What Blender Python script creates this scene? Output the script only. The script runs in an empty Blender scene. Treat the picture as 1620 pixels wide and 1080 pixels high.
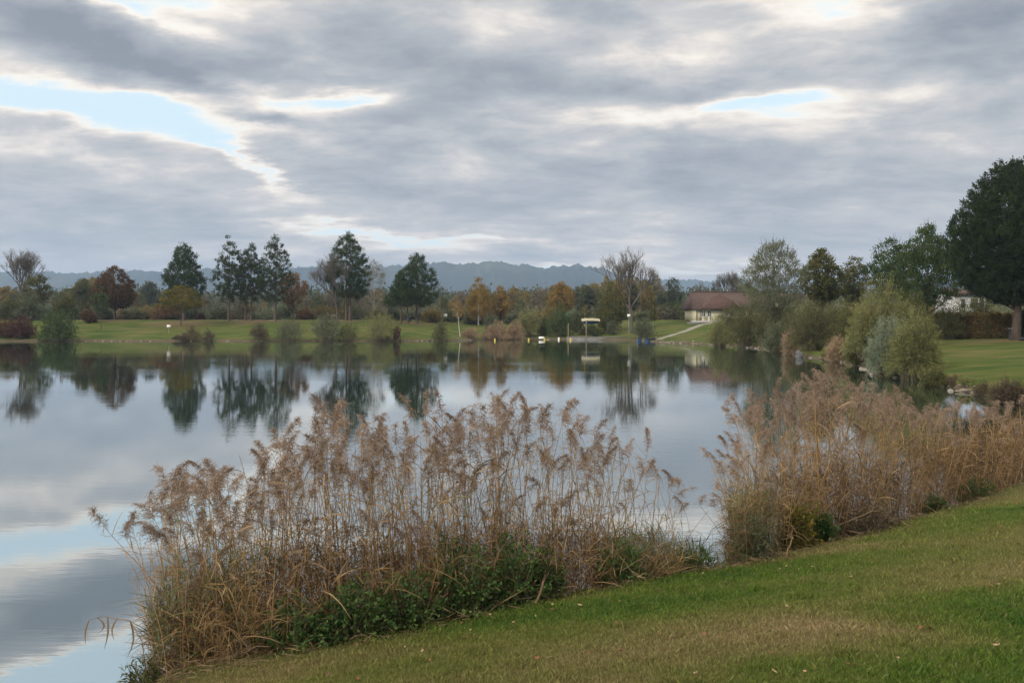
import bpy, math, random
import numpy as np
PI=math.pi
rng=np.random.default_rng(7); random.seed(7)
F=1260.0; HZ=506.0; CZ=3.2        # focal length in photo pixels, horizon row, eye height over the water
scn=bpy.context.scene
col=bpy.data.collections.new('lake_scene'); scn.collection.children.link(col)

# ------------------------------------------------------------------ helpers
def mesh_data(name,V,faces):
    """V (n,3); faces: list of (m,k) int arrays"""
    me=bpy.data.meshes.new(name)
    V=np.asarray(V,dtype=np.float32); faces=[np.asarray(f,dtype=np.int32) for f in faces if len(f)]
    me.vertices.add(len(V)); me.vertices.foreach_set('co',V.ravel())
    tot=sum(f.size for f in faces); n=sum(len(f) for f in faces)
    me.loops.add(tot); me.polygons.add(n)
    me.loops.foreach_set('vertex_index',np.concatenate([f.ravel() for f in faces]))
    sizes=np.concatenate([np.full(len(f),f.shape[1],dtype=np.int32) for f in faces])
    me.polygons.foreach_set('loop_start',np.concatenate([[0],np.cumsum(sizes)[:-1]]).astype(np.int32))
    me.update(calc_edges=True); me.validate()
    return me
class MB:
    def __init__(s): s.V=[];s.F=[];s.n=0
    def add(s,V,Fs):
        V=np.asarray(V,dtype=float).reshape(-1,3)
        if not isinstance(Fs,(list,tuple)): Fs=[Fs]
        for f in Fs: s.F.append(np.asarray(f,dtype=int)+s.n)
        s.V.append(V); s.n+=len(V); return s
    def box(s,a,b):
        x0,y0,z0=a;x1,y1,z1=b
        V=[(x0,y0,z0),(x1,y0,z0),(x1,y1,z0),(x0,y1,z0),(x0,y0,z1),(x1,y0,z1),(x1,y1,z1),(x0,y1,z1)]
        return s.add(V,np.array([(0,3,2,1),(4,5,6,7),(0,1,5,4),(1,2,6,5),(2,3,7,6),(3,0,4,7)]))
    def tube(s,P,R,n=6):
        P=np.asarray(P,float)[None]; R=np.asarray(R,float)[None]
        V,Fs=tubes(P,R,n); return s.add(V,Fs)
    def data(s,name): return mesh_data(name,np.concatenate(s.V),s.F)
    def build(s,name,mat,parent=None,smooth=False):
        return link(name,s.data(name),mat,parent,smooth)
def link(name,me,mat=None,parent=None,smooth=False):
    if mat is not None and len(me.materials)==0: me.materials.append(mat)
    if smooth: me.polygons.foreach_set('use_smooth',np.ones(len(me.polygons),dtype=bool)); me.update()
    o=bpy.data.objects.new(name,me); col.objects.link(o)
    if parent is not None: o.parent=parent
    return o
def thing(name,loc,label,cat,group=None,rz=0,kind=None):
    o=bpy.data.objects.new(name,None); col.objects.link(o); o.empty_display_size=.3
    o.location=loc; o.rotation_euler=(0,0,rz)
    return tag(o,label,cat,group,kind)
def tag(o,label=None,cat=None,group=None,kind=None):
    if label:o['label']=label
    if cat:o['category']=cat
    if group:o['group']=group
    if kind:o['kind']=kind
    return o
def nrm(a): return a/np.maximum(np.linalg.norm(a,axis=-1,keepdims=True),1e-9)
def tubes(P,R,n=3):
    N,k,_=P.shape
    T=np.empty_like(P); T[:,1:-1]=P[:,2:]-P[:,:-2]; T[:,0]=P[:,1]-P[:,0]; T[:,-1]=P[:,-1]-P[:,-2]; T=nrm(T)
    ref=np.where(np.abs(T[:,:1,2:3])>.9,np.array([1.,0,0]),np.array([0,0,1.]))
    A=nrm(np.cross(T,np.broadcast_to(ref,T.shape))); B=np.cross(T,A)
    th=np.arange(n)*2*PI/n
    V=P[:,:,None]+R[:,:,None,None]*(A[:,:,None]*np.cos(th)[:,None]+B[:,:,None]*np.sin(th)[:,None])
    idx=np.arange(N*k*n).reshape(N,k,n)
    a=idx[:,:-1];b=np.roll(a,-1,2);d=idx[:,1:];c=np.roll(d,-1,2)
    return V.reshape(-1,3),[np.stack([a,b,c,d],-1).reshape(-1,4)]
def rv(n): return nrm(rng.normal(size=(n,3)))
def leaves(C,D,L,W):
    n=len(C); D=nrm(D); S=nrm(np.cross(D,rv(n)))
    L=np.broadcast_to(L,(n,))[:,None]; W=np.broadcast_to(W,(n,))[:,None]
    V=np.stack([C,C+.45*L*D+.5*W*S,C+L*D,C+.45*L*D-.5*W*S],1).reshape(-1,3)
    return V,np.arange(4*n).reshape(n,4)
def strips(P,W,S=None):
    """P (N,k,3) centre lines, W (N,k) widths -> flat ribbons"""
    N,k,_=P.shape
    if S is None: S=nrm(np.cross(P[:,-1]-P[:,0],rv(N)))
    V=np.stack([P+.5*W[...,None]*S[:,None],P-.5*W[...,None]*S[:,None]],2)
    idx=np.arange(N*k*2).reshape(N,k,2)
    return V.reshape(-1,3),np.stack([idx[:,:-1,0],idx[:,:-1,1],idx[:,1:,1],idx[:,1:,0]],-1).reshape(-1,4)

# ------------------------------------------------------------------ materials
class NT:
    def __init__(s,t): s.t=t; t.nodes.clear()
    def n(s,ty,**k):
        nd=s.t.nodes.new(ty)
        ins=k.pop('ins',{})
        for a,b in k.items(): setattr(nd,a,b)
        for a,b in ins.items(): s.put(nd.inputs[a],b)
        return nd
    def put(s,sock,v):
        if isinstance(v,bpy.types.NodeSocket): s.t.links.new(v,sock)
        else: sock.default_value=v
    def m(s,op,a,b=0.0,c=0.0,clamp=False):
        nd=s.n('ShaderNodeMath',operation=op,use_clamp=clamp); s.put(nd.inputs[0],a); s.put(nd.inputs[1],b); s.put(nd.inputs[2],c); return nd.outputs[0]
    def noise(s,vec,scale,detail=4,rough=.55,dist=0):
        nd=s.n('ShaderNodeTexNoise'); s.put(nd.inputs['Vector'],vec)
        nd.inputs['Scale'].default_value=scale; nd.inputs['Detail'].default_value=detail; nd.inputs['Roughness'].default_value=rough; nd.inputs['Distortion'].default_value=dist
        return nd
    def mix(s,f,a,b,blend='MIX'):
        nd=s.n('ShaderNodeMix',data_type='RGBA',blend_type=blend); s.put(nd.inputs[0],f); s.put(nd.inputs[6],a); s.put(nd.inputs[7],b); return nd.outputs[2]
    def ramp(s,f,stops,interp='LINEAR'):
        nd=s.n('ShaderNodeValToRGB'); cr=nd.color_ramp; cr.interpolation=interp
        while len(cr.elements)<len(stops): cr.elements.new(.5)
        for e,(p,c) in zip(cr.elements,stops): e.position=p; e.color=(*c,1) if len(c)==3 else c
        s.put(nd.inputs[0],f); return nd.outputs[0]
    def mapping(s,vec,scale=(1,1,1),rot=(0,0,0),loc=(0,0,0),vt='POINT'):
        nd=s.n('ShaderNodeMapping',vector_type=vt); s.put(nd.inputs[0],vec)
        nd.inputs['Location'].default_value=loc; nd.inputs['Rotation'].default_value=rot; nd.inputs['Scale'].default_value=scale; return nd.outputs[0]
def newmat(name):
    m=bpy.data.materials.new(name); m.use_nodes=True; return m,NT(m.node_tree)
def c4(c): return (c[0],c[1],c[2],1)
_lm={}
def leafmat(name,cols,transl=.3,scale=.6,rough=.7):
    """cols: 3 albedos, chosen leaf by leaf and in drifts through the crown"""
    key=(name,)
    if key in _lm: return _lm[key]
    if 'reed' not in name and name not in ('plume','litter','tan_grass') and 'willow' not in name and 'wood' not in name: cols=[tuple(v*.82 for v in c) for c in cols]
    m,t=newmat(name)
    geo=t.n('ShaderNodeNewGeometry'); tc=t.n('ShaderNodeTexCoord')
    no=t.noise(tc.outputs['Object'],scale,2)
    f=t.m('ADD',t.m('MULTIPLY',geo.outputs['Random Per Island'],.55),t.m('MULTIPLY_ADD',no.outputs[0],1.3,-.42))
    c=t.ramp(f,[(.05,cols[0]),(.5,cols[1]),(.95,cols[2])])
    p=t.n('ShaderNodeBsdfPrincipled',ins={'Base Color':c,'Roughness':rough,'Specular IOR Level':.25})
    tr=t.n('ShaderNodeBsdfTranslucent',ins={'Color':c})
    mx=t.n('ShaderNodeMixShader',ins={0:transl,1:p.outputs[0],2:tr.outputs[0]})
    o=t.n('ShaderNodeOutputMaterial'); t.t.links.new(mx.outputs[0],o.inputs[0])
    _lm[key]=m; return m
def solid(name,c1,c2=None,scale=8,rough=.75,bump=0,metal=0,stretch=(1,1,1)):
    m,t=newmat(name); tc=t.n('ShaderNodeTexCoord'); v=t.mapping(tc.outputs['Object'],stretch)
    no=t.noise(v,scale,5,.6)
    c=t.ramp(no.outputs[0],[(.3,c1),(.7,c2 or c1)])
    p=t.n('ShaderNodeBsdfPrincipled',ins={'Base Color':c,'Roughness':rough,'Metallic':metal,'Specular IOR Level':.3})
    if bump:
        b=t.n('ShaderNodeBump',ins={'Strength':bump,'Height':no.outputs[0]}); t.put(p.inputs['Normal'],b.outputs[0])
    o=t.n('ShaderNodeOutputMaterial'); t.t.links.new(p.outputs[0],o.inputs[0]); return m
M={}
M['bark']=solid('brown_bark',(.045,.033,.025),(.10,.075,.055),3,.9,.4,stretch=(4,4,1))
M['pinebark']=solid('pine_bark',(.07,.05,.038),(.13,.09,.068),3,.9,.4,stretch=(4,4,1))
M['greybark']=solid('grey_bark',(.06,.053,.043),(.115,.10,.082),3,.9,.4,stretch=(4,4,1))
M['birchbark']=solid('birch_bark',(.25,.24,.22),(.6,.58,.54),5,.8,.1,stretch=(1,1,3))
M['twig']=solid('twig_bark',(.09,.078,.065),(.14,.122,.10),3,.9)
M['willowtwig']=solid('willow_twig',(.11,.10,.06),(.17,.15,.09),3,.9)

# ------------------------------------------------------------------ lake outline and ground height
def w(px,py,z=0.05):
    D=(CZ-z)*F/(py-HZ); return ((px-810)/F*D,D)
shore=[(-40,0),(-7.5,1.2),(-3.75,4.6),(-3.1,7.0),(-.72,8.22),(2.58,9.8),(5.42,11.8),(8.35,14.15),(13.2,18.0),(17.6,22.6),(20.6,27.5),(20.9,31),
       (20.0,34.5),(20.9,38.5),(22.0,42),(20.8,46),(22.6,50),(24.5,57),(25.6,64),(25.0,70),(26.3,77),(28.2,84),(27.0,92),(27.8,98),(25.5,103),(24.0,109),(21.5,115),(19,122),
       (14,128),(8,131),(4,134),(-2,133),(-5,129),(-8,123),(-14,120),(-22,119),(-30,121),(-38,119.5),(-47,121),(-56,119),(-66,120.5),(-75,118.5),(-90,116),(-110,108),(-125,90),(-120,60),(-95,30),(-70,8)]
SH=np.array(shore,float)
def sdist(x,y):
    x=np.asarray(x,float);y=np.asarray(y,float); sh=x.shape; x=x.ravel();y=y.ravel()
    best=np.full(x.shape,1e9); ins=np.zeros(x.shape,bool)
    n=len(SH)
    for i in range(n):
        ax,ay=SH[i];bx,by=SH[(i+1)%n]; dx,dy=bx-ax,by-ay
        t=np.clip(((x-ax)*dx+(y-ay)*dy)/(dx*dx+dy*dy),0,1)
        best=np.minimum(best,np.hypot(x-ax-t*dx,y-ay-t*dy))
        c=((ay>y)!=(by>y)); 
        with np.errstate(divide='ignore',invalid='ignore'):
            xi=(bx-ax)*(y-ay)/(by-ay if by!=ay else 1e-9)+ax
        ins^=(c&(x<xi))
    return np.where(ins,-best,best).reshape(sh)
def sm(a,b,x): t=np.clip((x-a)/(b-a),0,1); return t*t*(3-2*t)
def wob(x,y,s,seed=0):
    x=np.asarray(x)*s;y=np.asarray(y)*s
    return (np.sin(x*1.3+y*.7+seed)+np.sin(x*.5-y*1.6+seed*2.1)+np.sin(x*2.3+y*1.9+seed*.7)*.6+np.sin(-x*3.1+y*2.7+seed*3.3)*.4)/3
def ground(x,y):
    x=np.asarray(x,float);y=np.asarray(y,float)
    s=sdist(x,y)
    s2=s+.25*wob(x,y,1.1,2)*np.clip(np.hypot(x,y)/40,0.15,1.6)
    near=1-sm(20,34,y+.0*x)
    right=sm(0,14,x)*(1-sm(88,118,y))*(1-near)
    far=1-near-right
    slope=near*.185+right*.058+far*.118
    cap=near*2.0+right*2.6+far*3.12
    lip=.16+.0*x+right*.35*sm(0,10,x)*(1-sm(60,100,y))
    r=slope*np.maximum(s2,0)
    z=np.where(s2>0, lip*sm(0,.35+.25*right,s2)+cap*(1-np.exp(-r/cap*1.12)) , -.9*(1-np.exp(s2*.5)))
    # the far lawn runs up straight and then levels
    zf=lip*sm(0,.35,s2)+np.minimum(r,cap-.05)
    z=np.where((s2>0)&(far>.5),zf*far+z*(1-far),z)
    z=z+np.where(s2>0,.03*wob(x,y,.9,1)*near+.05*wob(x,y,.25,5),0)
    return z
def gz(x,y): return float(ground(np.array([x]),np.array([y]))[0])
def at(px,D,dz=0):
    x=(px-810)/F*D; return (x,D,gz(x,D)+dz)
def toppx(py,D): return CZ+(HZ-py)*D/F      # height of a point seen in row py at distance D

# ground sheet: polar grid, dense where the picture looks
rad=np.concatenate([np.linspace(.6,20,190),np.linspace(20,165,420)[1:],np.geomspace(165,5600,60)[1:]])
a1=np.linspace(-.72,.72,520); a2=np.linspace(.72,2*PI-.72,80)[1:-1]
ang=np.concatenate([a1,a2])
Rg,Ag=np.meshgrid(rad,ang,indexing='ij')
X=Rg*np.sin(Ag);Y=Rg*np.cos(Ag)
Z=ground(X,Y)
nr,na=Rg.shape
idx=np.arange(nr*na).reshape(nr,na)
a=idx[:-1];b=np.roll(a,-1,1);d=idx[1:];c=np.roll(d,-1,1)
quads=np.stack([a,d,c,b],-1).reshape(-1,4)
V=np.stack([X,Y,Z],-1).reshape(-1,3)
V=np.concatenate([V,[[0,0,gz(0,0)]]]); cidx=len(V)-1
tri=np.stack([np.full(na,cidx),idx[0],np.roll(idx[0],-1)],-1)
gm=mesh_data('ground',V,[quads,tri])

def lawn_colour(t,pos):
    """lush and parched patches of turf, in bands along the bank, plus speckle"""
    v=t.mapping(pos,rot=(0,0,-.5),scale=(.22,.55,.3))
    n1=t.noise(v,1.0,4,.6,.4); n2=t.noise(pos,7,4,.7); n3=t.noise(pos,45,3,.7)
    n4=t.noise(pos,.045,3,.6)
    f=t.m('ADD',t.m('MULTIPLY',n1.outputs[0],1.25),t.m('MULTIPLY',n2.outputs[0],.35))
    f=t.m('ADD',f,t.m('MULTIPLY',n3.outputs[0],.22)); f=t.m('ADD',f,t.m('MULTIPLY',n4.outputs[0],.35)); f=t.m('SUBTRACT',f,.625)
    # the worn strip walked along the bank (about 2.6 m up from the water's edge)
    sx=t.n('ShaderNodeSeparateXYZ'); t.put(sx.inputs[0],pos)
    q=t.m('ADD',t.m('MULTIPLY',sx.outputs[0],-.51),t.m('MULTIPLY',sx.outputs[1],.86))
    q=t.m('ADD',q,t.m('MULTIPLY_ADD',n1.outputs[0],2.4,-1.2))
    g=t.m('POWER',.3679,t.m('POWER',t.m('DIVIDE',t.m('SUBTRACT',q,4.55),.95),2.0))
    f=t.m('ADD',f,t.m('MULTIPLY',g,.20))
    q2=t.m('POWER',.3679,t.m('POWER',t.m('DIVIDE',t.m('SUBTRACT',q,6.9),.35),2.0))
    f=t.m('ADD',f,t.m('MULTIPLY',q2,.12))
    return t.ramp(f,[(.24,(.040,.092,.012)),(.40,(.078,.127,.018)),(.54,(.118,.142,.032)),(.74,(.175,.160,.060)),(.93,(.28,.215,.115))])
m,t=newmat('lawn'); g=t.n('ShaderNodeNewGeometry'); pos=g.outputs['Position']
lc=lawn_colour(t,pos)
sp=t.n('ShaderNodeSeparateXYZ'); t.put(sp.inputs[0],pos)
nb=t.noise(pos,2.2,5,.7)
earth=t.ramp(t.noise(pos,5,5,.7).outputs[0],[(.3,(.035,.028,.02)),(.6,(.10,.08,.052)),(.8,(.19,.16,.12))])
f=t.m('MULTIPLY_ADD',t.m('ADD',sp.outputs[2],t.m('MULTIPLY_ADD',nb.outputs[0],.16,-.08)),-9.0,2.6,clamp=True)
# beaten earth shows under the pines: patches around the far trunks
lc=t.mix(1.0,lc,(.58,.53,.58,1),'MULTIPLY')   # turf darkened to paint in the blades' self-shading, and its green dulled
cc=t.mix(f,lc,earth)
for (px,D,r) in [(400,145,5),(285,140,5.5),(552,146,3),(655,146,4),(182,146,4.5),(1604,70,4.2)]:
    x,y,_z=at(px,D)
    dd=t.n('ShaderNodeVectorMath',operation='DISTANCE'); t.put(dd.inputs[0],pos); dd.inputs[1].default_value=(x,y,_z)
    k=t.m('MULTIPLY_ADD',t.m('ADD',dd.outputs['Value'],t.m('MULTIPLY_ADD',nb.outputs[0],3.0,-1.5)),-1.0/r,1.3,clamp=True)
    cc=t.mix(t.m('MULTIPLY',k,.65),cc,(.15,.10,.06,1))
bp=t.n('ShaderNodeBump',ins={'Strength':.7,'Distance':.03,'Height':t.noise(pos,60,4,.8).outputs[0]})
p=t.n('ShaderNodeBsdfPrincipled',ins={'Base Color':cc,'Roughness':.95,'Specular IOR Level':.1,'Normal':bp.outputs[0]})
o=t.n('ShaderNodeOutputMaterial'); t.t.links.new(p.outputs[0],o.inputs[0])
M['lawn']=m
tag(link('ground',gm,m,smooth=True),kind='structure')

# path beyond the far lawn, up to the house
pp=[(1040,534.5,118),(1060,522,122),(1085,518,128),(1108,514,135),(1135,512.5,138)]
c_=np.array([at(px,D)[:2] for px,_,D in pp]); tt=np.linspace(0,len(pp)-1,40)
cx=np.interp(tt,range(len(pp)),c_[:,0]);cy=np.interp(tt,range(len(pp)),c_[:,1])
tx=np.gradient(cx);ty=np.gradient(cy);ln=np.hypot(tx,ty)
U=np.linspace(-.65,.65,5)
PX=cx[:,None]-ty[:,None]/ln[:,None]*U; PY=cy[:,None]+tx[:,None]/ln[:,None]*U
PV=np.stack([PX,PY,ground(PX,PY)+.03],-1).reshape(-1,3); ii=np.arange(200).reshape(40,5)
o=link('path',mesh_data('path',PV,[np.stack([ii[:-1,:-1],ii[:-1,1:],ii[1:,1:],ii[1:,:-1]],-1).reshape(-1,4)]),solid('path_gravel',(.14,.13,.105),(.21,.195,.165),2,.95)); tag(o,kind='structure')

# water
m,t=newmat('lake_water'); g=t.n('ShaderNodeNewGeometry'); pos=g.outputs['Position']
v=t.mapping(pos,scale=(.55,1.5,1)); n1=t.noise(v,1.3,3,.5); n2=t.noise(t.mapping(pos,scale=(.9,3.4,1),rot=(0,0,.12)),3.4,2,.5)
big=t.noise(t.mapping(pos,scale=(.03,.08,1)),1,2)
amp=t.ramp(big.outputs[0],[(.46,(.22,.22,.22)),(.62,(1,1,1))])
h=t.m('MULTIPLY',t.m('ADD',n1.outputs[0],t.m('MULTIPLY',n2.outputs[0],.5)),amp)
bp=t.n('ShaderNodeBump',ins={'Strength':.065,'Distance':.05,'Height':h})
fr=t.n('ShaderNodeFresnel',ins={'IOR':1.8,'Normal':bp.outputs[0]})
dk=t.n('ShaderNodeBsdfPrincipled',ins={'Base Color':(.016,.028,.02,1),'Roughness':.4,'Specular IOR Level':0})
gl=t.n('ShaderNodeBsdfGlossy',ins={'Color':(.93,.96,.97,1),'Roughness':.012,'Normal':bp.outputs[0]})
mx=t.n('ShaderNodeMixShader'); t.put(mx.inputs[0],t.m('MULTIPLY_ADD',fr.outputs[0],.48,.50,clamp=True)); t.put(mx.inputs[1],dk.outputs[0]); t.put(mx.inputs[2],gl.outputs[0])
o=t.n('ShaderNodeOutputMaterial'); t.t.links.new(mx.outputs[0],o.inputs[0]); M['water']=m
ws=MB(); ws.add([(-140,-2,0),(60,-2,0),(60,150,0),(-140,150,0)],np.array([(0,1,2,3)]))
tag(ws.build('lake_water',m),kind='structure')

# ------------------------------------------------------------------ hills
def hills(name,D0,D1,prof,mat,seed,rough):
    n=900; px=np.linspace(-700,2400,n); th=np.arctan((px-810)/F)
    top=np.interp(px,[a for a,_ in prof],[b for _,b in prof])
    k=26; T=np.linspace(0,1,k)
    r=np.random.default_rng(seed)
    jit=np.convolve(r.normal(size=n+8),np.ones(3)/3,'same')[:n]
    V=[]
    for j,q in enumerate(T):
        D=D0+(D1-D0)*q
        zt=(HZ-top)*D1/F+CZ
        lump=wob(th*D,np.full(n,D),.006,seed)*14*rough*math.sin(q*PI)+r.normal(size=n)*rough*3.0*(q>.15)
        z=zt*(1-(1-q)**1.7)+lump+(jit*rough*4 if q>.9 else 0)
        z[...]=np.where(q==0,-1.5,z)
        V.append(np.stack([np.tan(th)*D,np.full(n,D),z],-1))
    for q,zz in ((1.02,.6),(1.1,-.01)):
        V.append(np.stack([np.tan(th)*D1*q,np.full(n,D1*q),V[k-1][:,2]*max(zz,0)-1],-1))
    V=np.array(V); ii=np.arange(V.shape[0]*n).reshape(-1,n)
    q=np.stack([ii[:-1,:-1],ii[:-1,1:],ii[1:,1:],ii[1:,:-1]],-1).reshape(-1,4)
    o=link(name,mesh_data(name,V.reshape(-1,3),[q]),mat); tag(o,kind='structure')
m,t=newmat('forested_hill'); g=t.n('ShaderNodeNewGeometry'); pos=g.outputs['Position']
n1=t.noise(pos,.02,6,.75); n2=t.noise(pos,.0035,3,.5)
f=t.m('ADD',t.m('MULTIPLY',n1.outputs[0],.6),t.m('MULTIPLY',n2.outputs[0],.5))
cc=t.ramp(f,[(.38,(.012,.02,.012)),(.56,(.028,.034,.018)),(.68,(.05,.055,.026)),(.76,(.09,.10,.045))])
p=t.n('ShaderNodeBsdfPrincipled',ins={'Base Color':cc,'Roughness':1.0,'Specular IOR Level':0}); o=t.n('ShaderNodeOutputMaterial'); t.t.links.new(p.outputs[0],o.inputs[0])
profA=[(-700,432),(-100,434),(0,431),(65,430),(110,433),(160,431),(205,430),(245,430),(262,436),(300,434),(325,426),(400,428),(470,425),(500,424),(560,426),(620,422),(655,421),(680,419),(700,417),(712,420),(738,420),(745,418),(757,419),(762,416),(795,414.5),(806,419),(820,419.5),(828,418),(842,421),(848,424),(865,425),(878,423),(893,422),(912,420.5),(935,422),(955,425),(975,433),(1000,442),(1060,456),(1200,470),(2400,480)]
profB=[(-700,470),(700,470),(850,455),(950,443),(1000,441),(1050,444),(1080,445),(1100,444),(1130,447),(1150,443),(1165,440),(1180,443),(1230,450),(1300,452),(1500,448),(2400,450)]
hills('hills',2300,3000,profA,m,3,1.0)
hills('hills',3200,3850,profB,m,5,1.3)

# ------------------------------------------------------------------ tree builders
def lobes(seed,k=5):
    r=np.random.default_rng(seed); a=r.uniform(0,2*PI,k); b=r.uniform(0,1,k); s=r.uniform(-.28,.3,k)
    def f(th,tt):
        v=np.ones_like(th)
        for i in range(k):
            d=np.abs((th-a[i]+PI)%(2*PI)-PI)
            v+=s[i]*np.exp(-(d/.7)**2-((tt-b[i])/.16)**2)
        return v
    return f
def crown_points(n,H0,H1,W,prof,seed,shell=.45,lump=1):
    pt=np.array(prof); fz=np.linspace(0,1,200); rr=np.interp(fz,pt[:,0],pt[:,1])
    cdf=np.cumsum(rr**1.3+.02); cdf/=cdf[-1]
    tt=np.interp(rng.random(n),cdf,fz); th=rng.uniform(0,2*PI,n)
    lb=lobes(seed); r=np.interp(tt,fz,rr)*W*(1+(lb(th,tt)-1)*lump)*rng.random(n)**shell
    return np.stack([r*np.cos(th),r*np.sin(th),H0+(H1-H0)*tt],-1),tt,r
PROF={'pine':[(0,.5),(.1,.85),(.25,1),(.42,.98),(.6,.82),(.8,.54),(.93,.33),(1,.12)],
 'openpine':[(0,.5),(.12,.8),(.3,1),(.5,.92),(.7,.7),(.85,.46),(1,.14)],
 'dome':[(0,.4),(.1,.82),(.25,1),(.5,.95),(.75,.72),(.9,.42),(1,.1)],
 'round':[(0,.35),(.2,.85),(.45,1),(.7,.85),(.9,.5),(1,.15)],
 'spread':[(0,.45),(.15,.9),(.4,1),(.65,.8),(.85,.5),(1,.15)],
 'column':[(0,.5),(.2,.9),(.45,1),(.7,.75),(.9,.4),(1,.1)],
 'cone':[(0,.7),(.12,1),(.4,.78),(.7,.42),(1,.05)],
 'bigpine':[(0,.25),(.06,.55),(.16,.84),(.34,1),(.52,.93),(.7,.72),(.85,.46),(1,.12)],
 'vase':[(0,.3),(.3,.7),(.6,1),(.8,.85),(1,.35)]}
def tree(name,px,D,top,crownbot,wpx,kind,lm,bm,label,cat='tree',group=None,ncl=90,npl=60,clr=.55,L=.3,Wd=.12,mode='rand',tr=.16,lean=0,trunks=((0,0),),base=None,seed=None,twigs=0,shell=.45,limbs=40,extra=0):
    x,y,z=at(px,D); H=toppx(top,D)-z; H0=max(toppx(crownbot,D)-z,.2); W=wpx/2*D/F
    return tree_at(name,(x,y,z),H,H0,W,kind,lm,bm,label,cat,group,ncl,npl,clr,L,Wd,mode,tr,lean,trunks,seed if seed is not None else int(px),twigs,shell,limbs)
def tree_mesh(H,H0,W,kind,ncl,npl,clr,L,Wd,mode,tr,lean,trunks,seed,twigs,shell,limbs):
    if mode!='droop': ncl=int(ncl*(2.7 if mode=='pine' and kind!='bigpine' else 2.0)); npl=int(npl*.62); clr*=.88; Wd*=1.15; W*=1.06; L*=.9
    C,tt,r=crown_points(ncl,H0,H*.985-clr*.3,W*.92,PROF[kind],seed,shell)
    C[:,0]+=lean*C[:,2]
    C=np.concatenate([C,[[lean*H,0,H-clr*.8]]])
    n=len(C)
    # leaf clusters
    cs=clr*rng.uniform(.65,1.25,n)
    off=rng.normal(size=(n,npl,3))*(.43 if mode=='pine' else .47); off[...,2]*=(.95 if mode=='pine' else .75)
    P=(C[:,None]+off*cs[:,None,None]).reshape(-1,3)
    out=nrm((C*np.array([1,1,.35]))[:,None].repeat(npl,1).reshape(-1,3)-np.array([0,0,.0]))
    if mode=='pine': Dr=nrm(out*.5+rv(len(P))*.8+np.array([0,0,.55]))
    elif mode=='droop': Dr=nrm(rv(len(P))*.5+np.array([0,0,-1.]))
    elif mode=='up': Dr=nrm(out*.4+rv(len(P))*.5+np.array([0,0,1.]))
    else: Dr=rv(len(P))
    keep=P[:,2]<H*1.005
    P=P[keep];Dr=Dr[keep]
    if kind=='bigpine':   # bunched upright shoots studding the outside of the crown
        Q,tq,rq=crown_points(1500,H0,H*.99,W*1.0,PROF[kind],seed,.10); qo=nrm(Q*np.array([1,1,0])); up=nrm(qo*.55+np.array([0,0,1.])+rng.normal(size=Q.shape)*.15)
        m_=34; sq=rng.random((len(Q),m_,1)); PP=Q[:,None]+up[:,None]*sq*.5+rng.normal(size=(len(Q),m_,3))*.07; DD=nrm(up[:,None]*1.0+rng.normal(size=PP.shape)*.5)
        P=np.concatenate([P,PP.reshape(-1,3)]); Dr=np.concatenate([Dr,DD.reshape(-1,3)])
    V,Fc=leaves(P,Dr,L*rng.uniform(.6,1.3,len(P)),Wd*rng.uniform(.7,1.3,len(P)))
    cr=mesh_data('crown',V,[Fc])
    # wood
    tb=MB()
    for (dx,hh) in trunks:
        hh=hh or 1
        k=7; q=np.linspace(0,1,k); zz=q*H*.93*hh
        wx=np.cumsum(rng.normal(size=k))*.02*W; wy=np.cumsum(rng.normal(size=k))*.02*W; wx-=wx[0];wy-=wy[0]
        Pt=np.stack([dx+lean*zz+wx,wy,zz-.25*(q==0)],-1); R=tr*(1-.86*q)*np.where(q==0,1.35,1)
        tb.tube(Pt,R,7)
    nl=min(limbs,n); sel=rng.choice(n,nl,False)
    E=C[sel]; rr=np.hypot(E[:,0]-lean*E[:,2],E[:,1])
    zb=np.clip(E[:,2]-rr*(.35 if mode=='pine' else .8)-.2,H0*.75,H*.9)
    B=np.stack([lean*zb,zb*0,zb],-1); q=np.linspace(0,1,4)[None,:,None]
    Pm=B[:,None]*(1-q)+E[:,None]*q; Pm[:,1:3,2]+=(.06*rr)[:,None]*(1 if mode!='up' else -1)
    Rb=(tr*.34*(1-.75*zb/H))[:,None]*np.linspace(1,.25,4)[None]
    V,Fc=tubes(Pm,Rb,4); tb.add(V,Fc)
    if twigs:
        s=rng.integers(0,n,twigs); A=C[s]+rng.normal(size=(twigs,3))*clr*.4
        dd=nrm(nrm(A*np.array([1,1,.3]))*.6+rv(twigs)*.5+np.array([0,0,.7 if mode!='droop' else -.3]))
        q=np.linspace(0,1,3)[None,:,None]; Pm=A[:,None]+dd[:,None]*q*clr*rng.uniform(1,2,(twigs,1,1))
        V,Fc=tubes(Pm,np.broadcast_to(np.array([.018,.013,.007])*(1+L),(twigs,3)),3); tb.add(V,Fc)
    return cr,tb.data('trunk')
def tree_at(name,loc,H,H0,W,kind,lm,bm,label,cat,group,ncl,npl,clr,L,Wd,mode,tr,lean,trunks,seed,twigs,shell,limbs):
    t=thing(name,loc,label,cat,group)
    a,b=tree_mesh(H,H0,W,kind,ncl,npl,clr,L,Wd,mode,tr,lean,trunks,seed,twigs,shell,limbs)
    link('crown',a,lm,t); link('trunk',b,bm,t,True)
    return t
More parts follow.
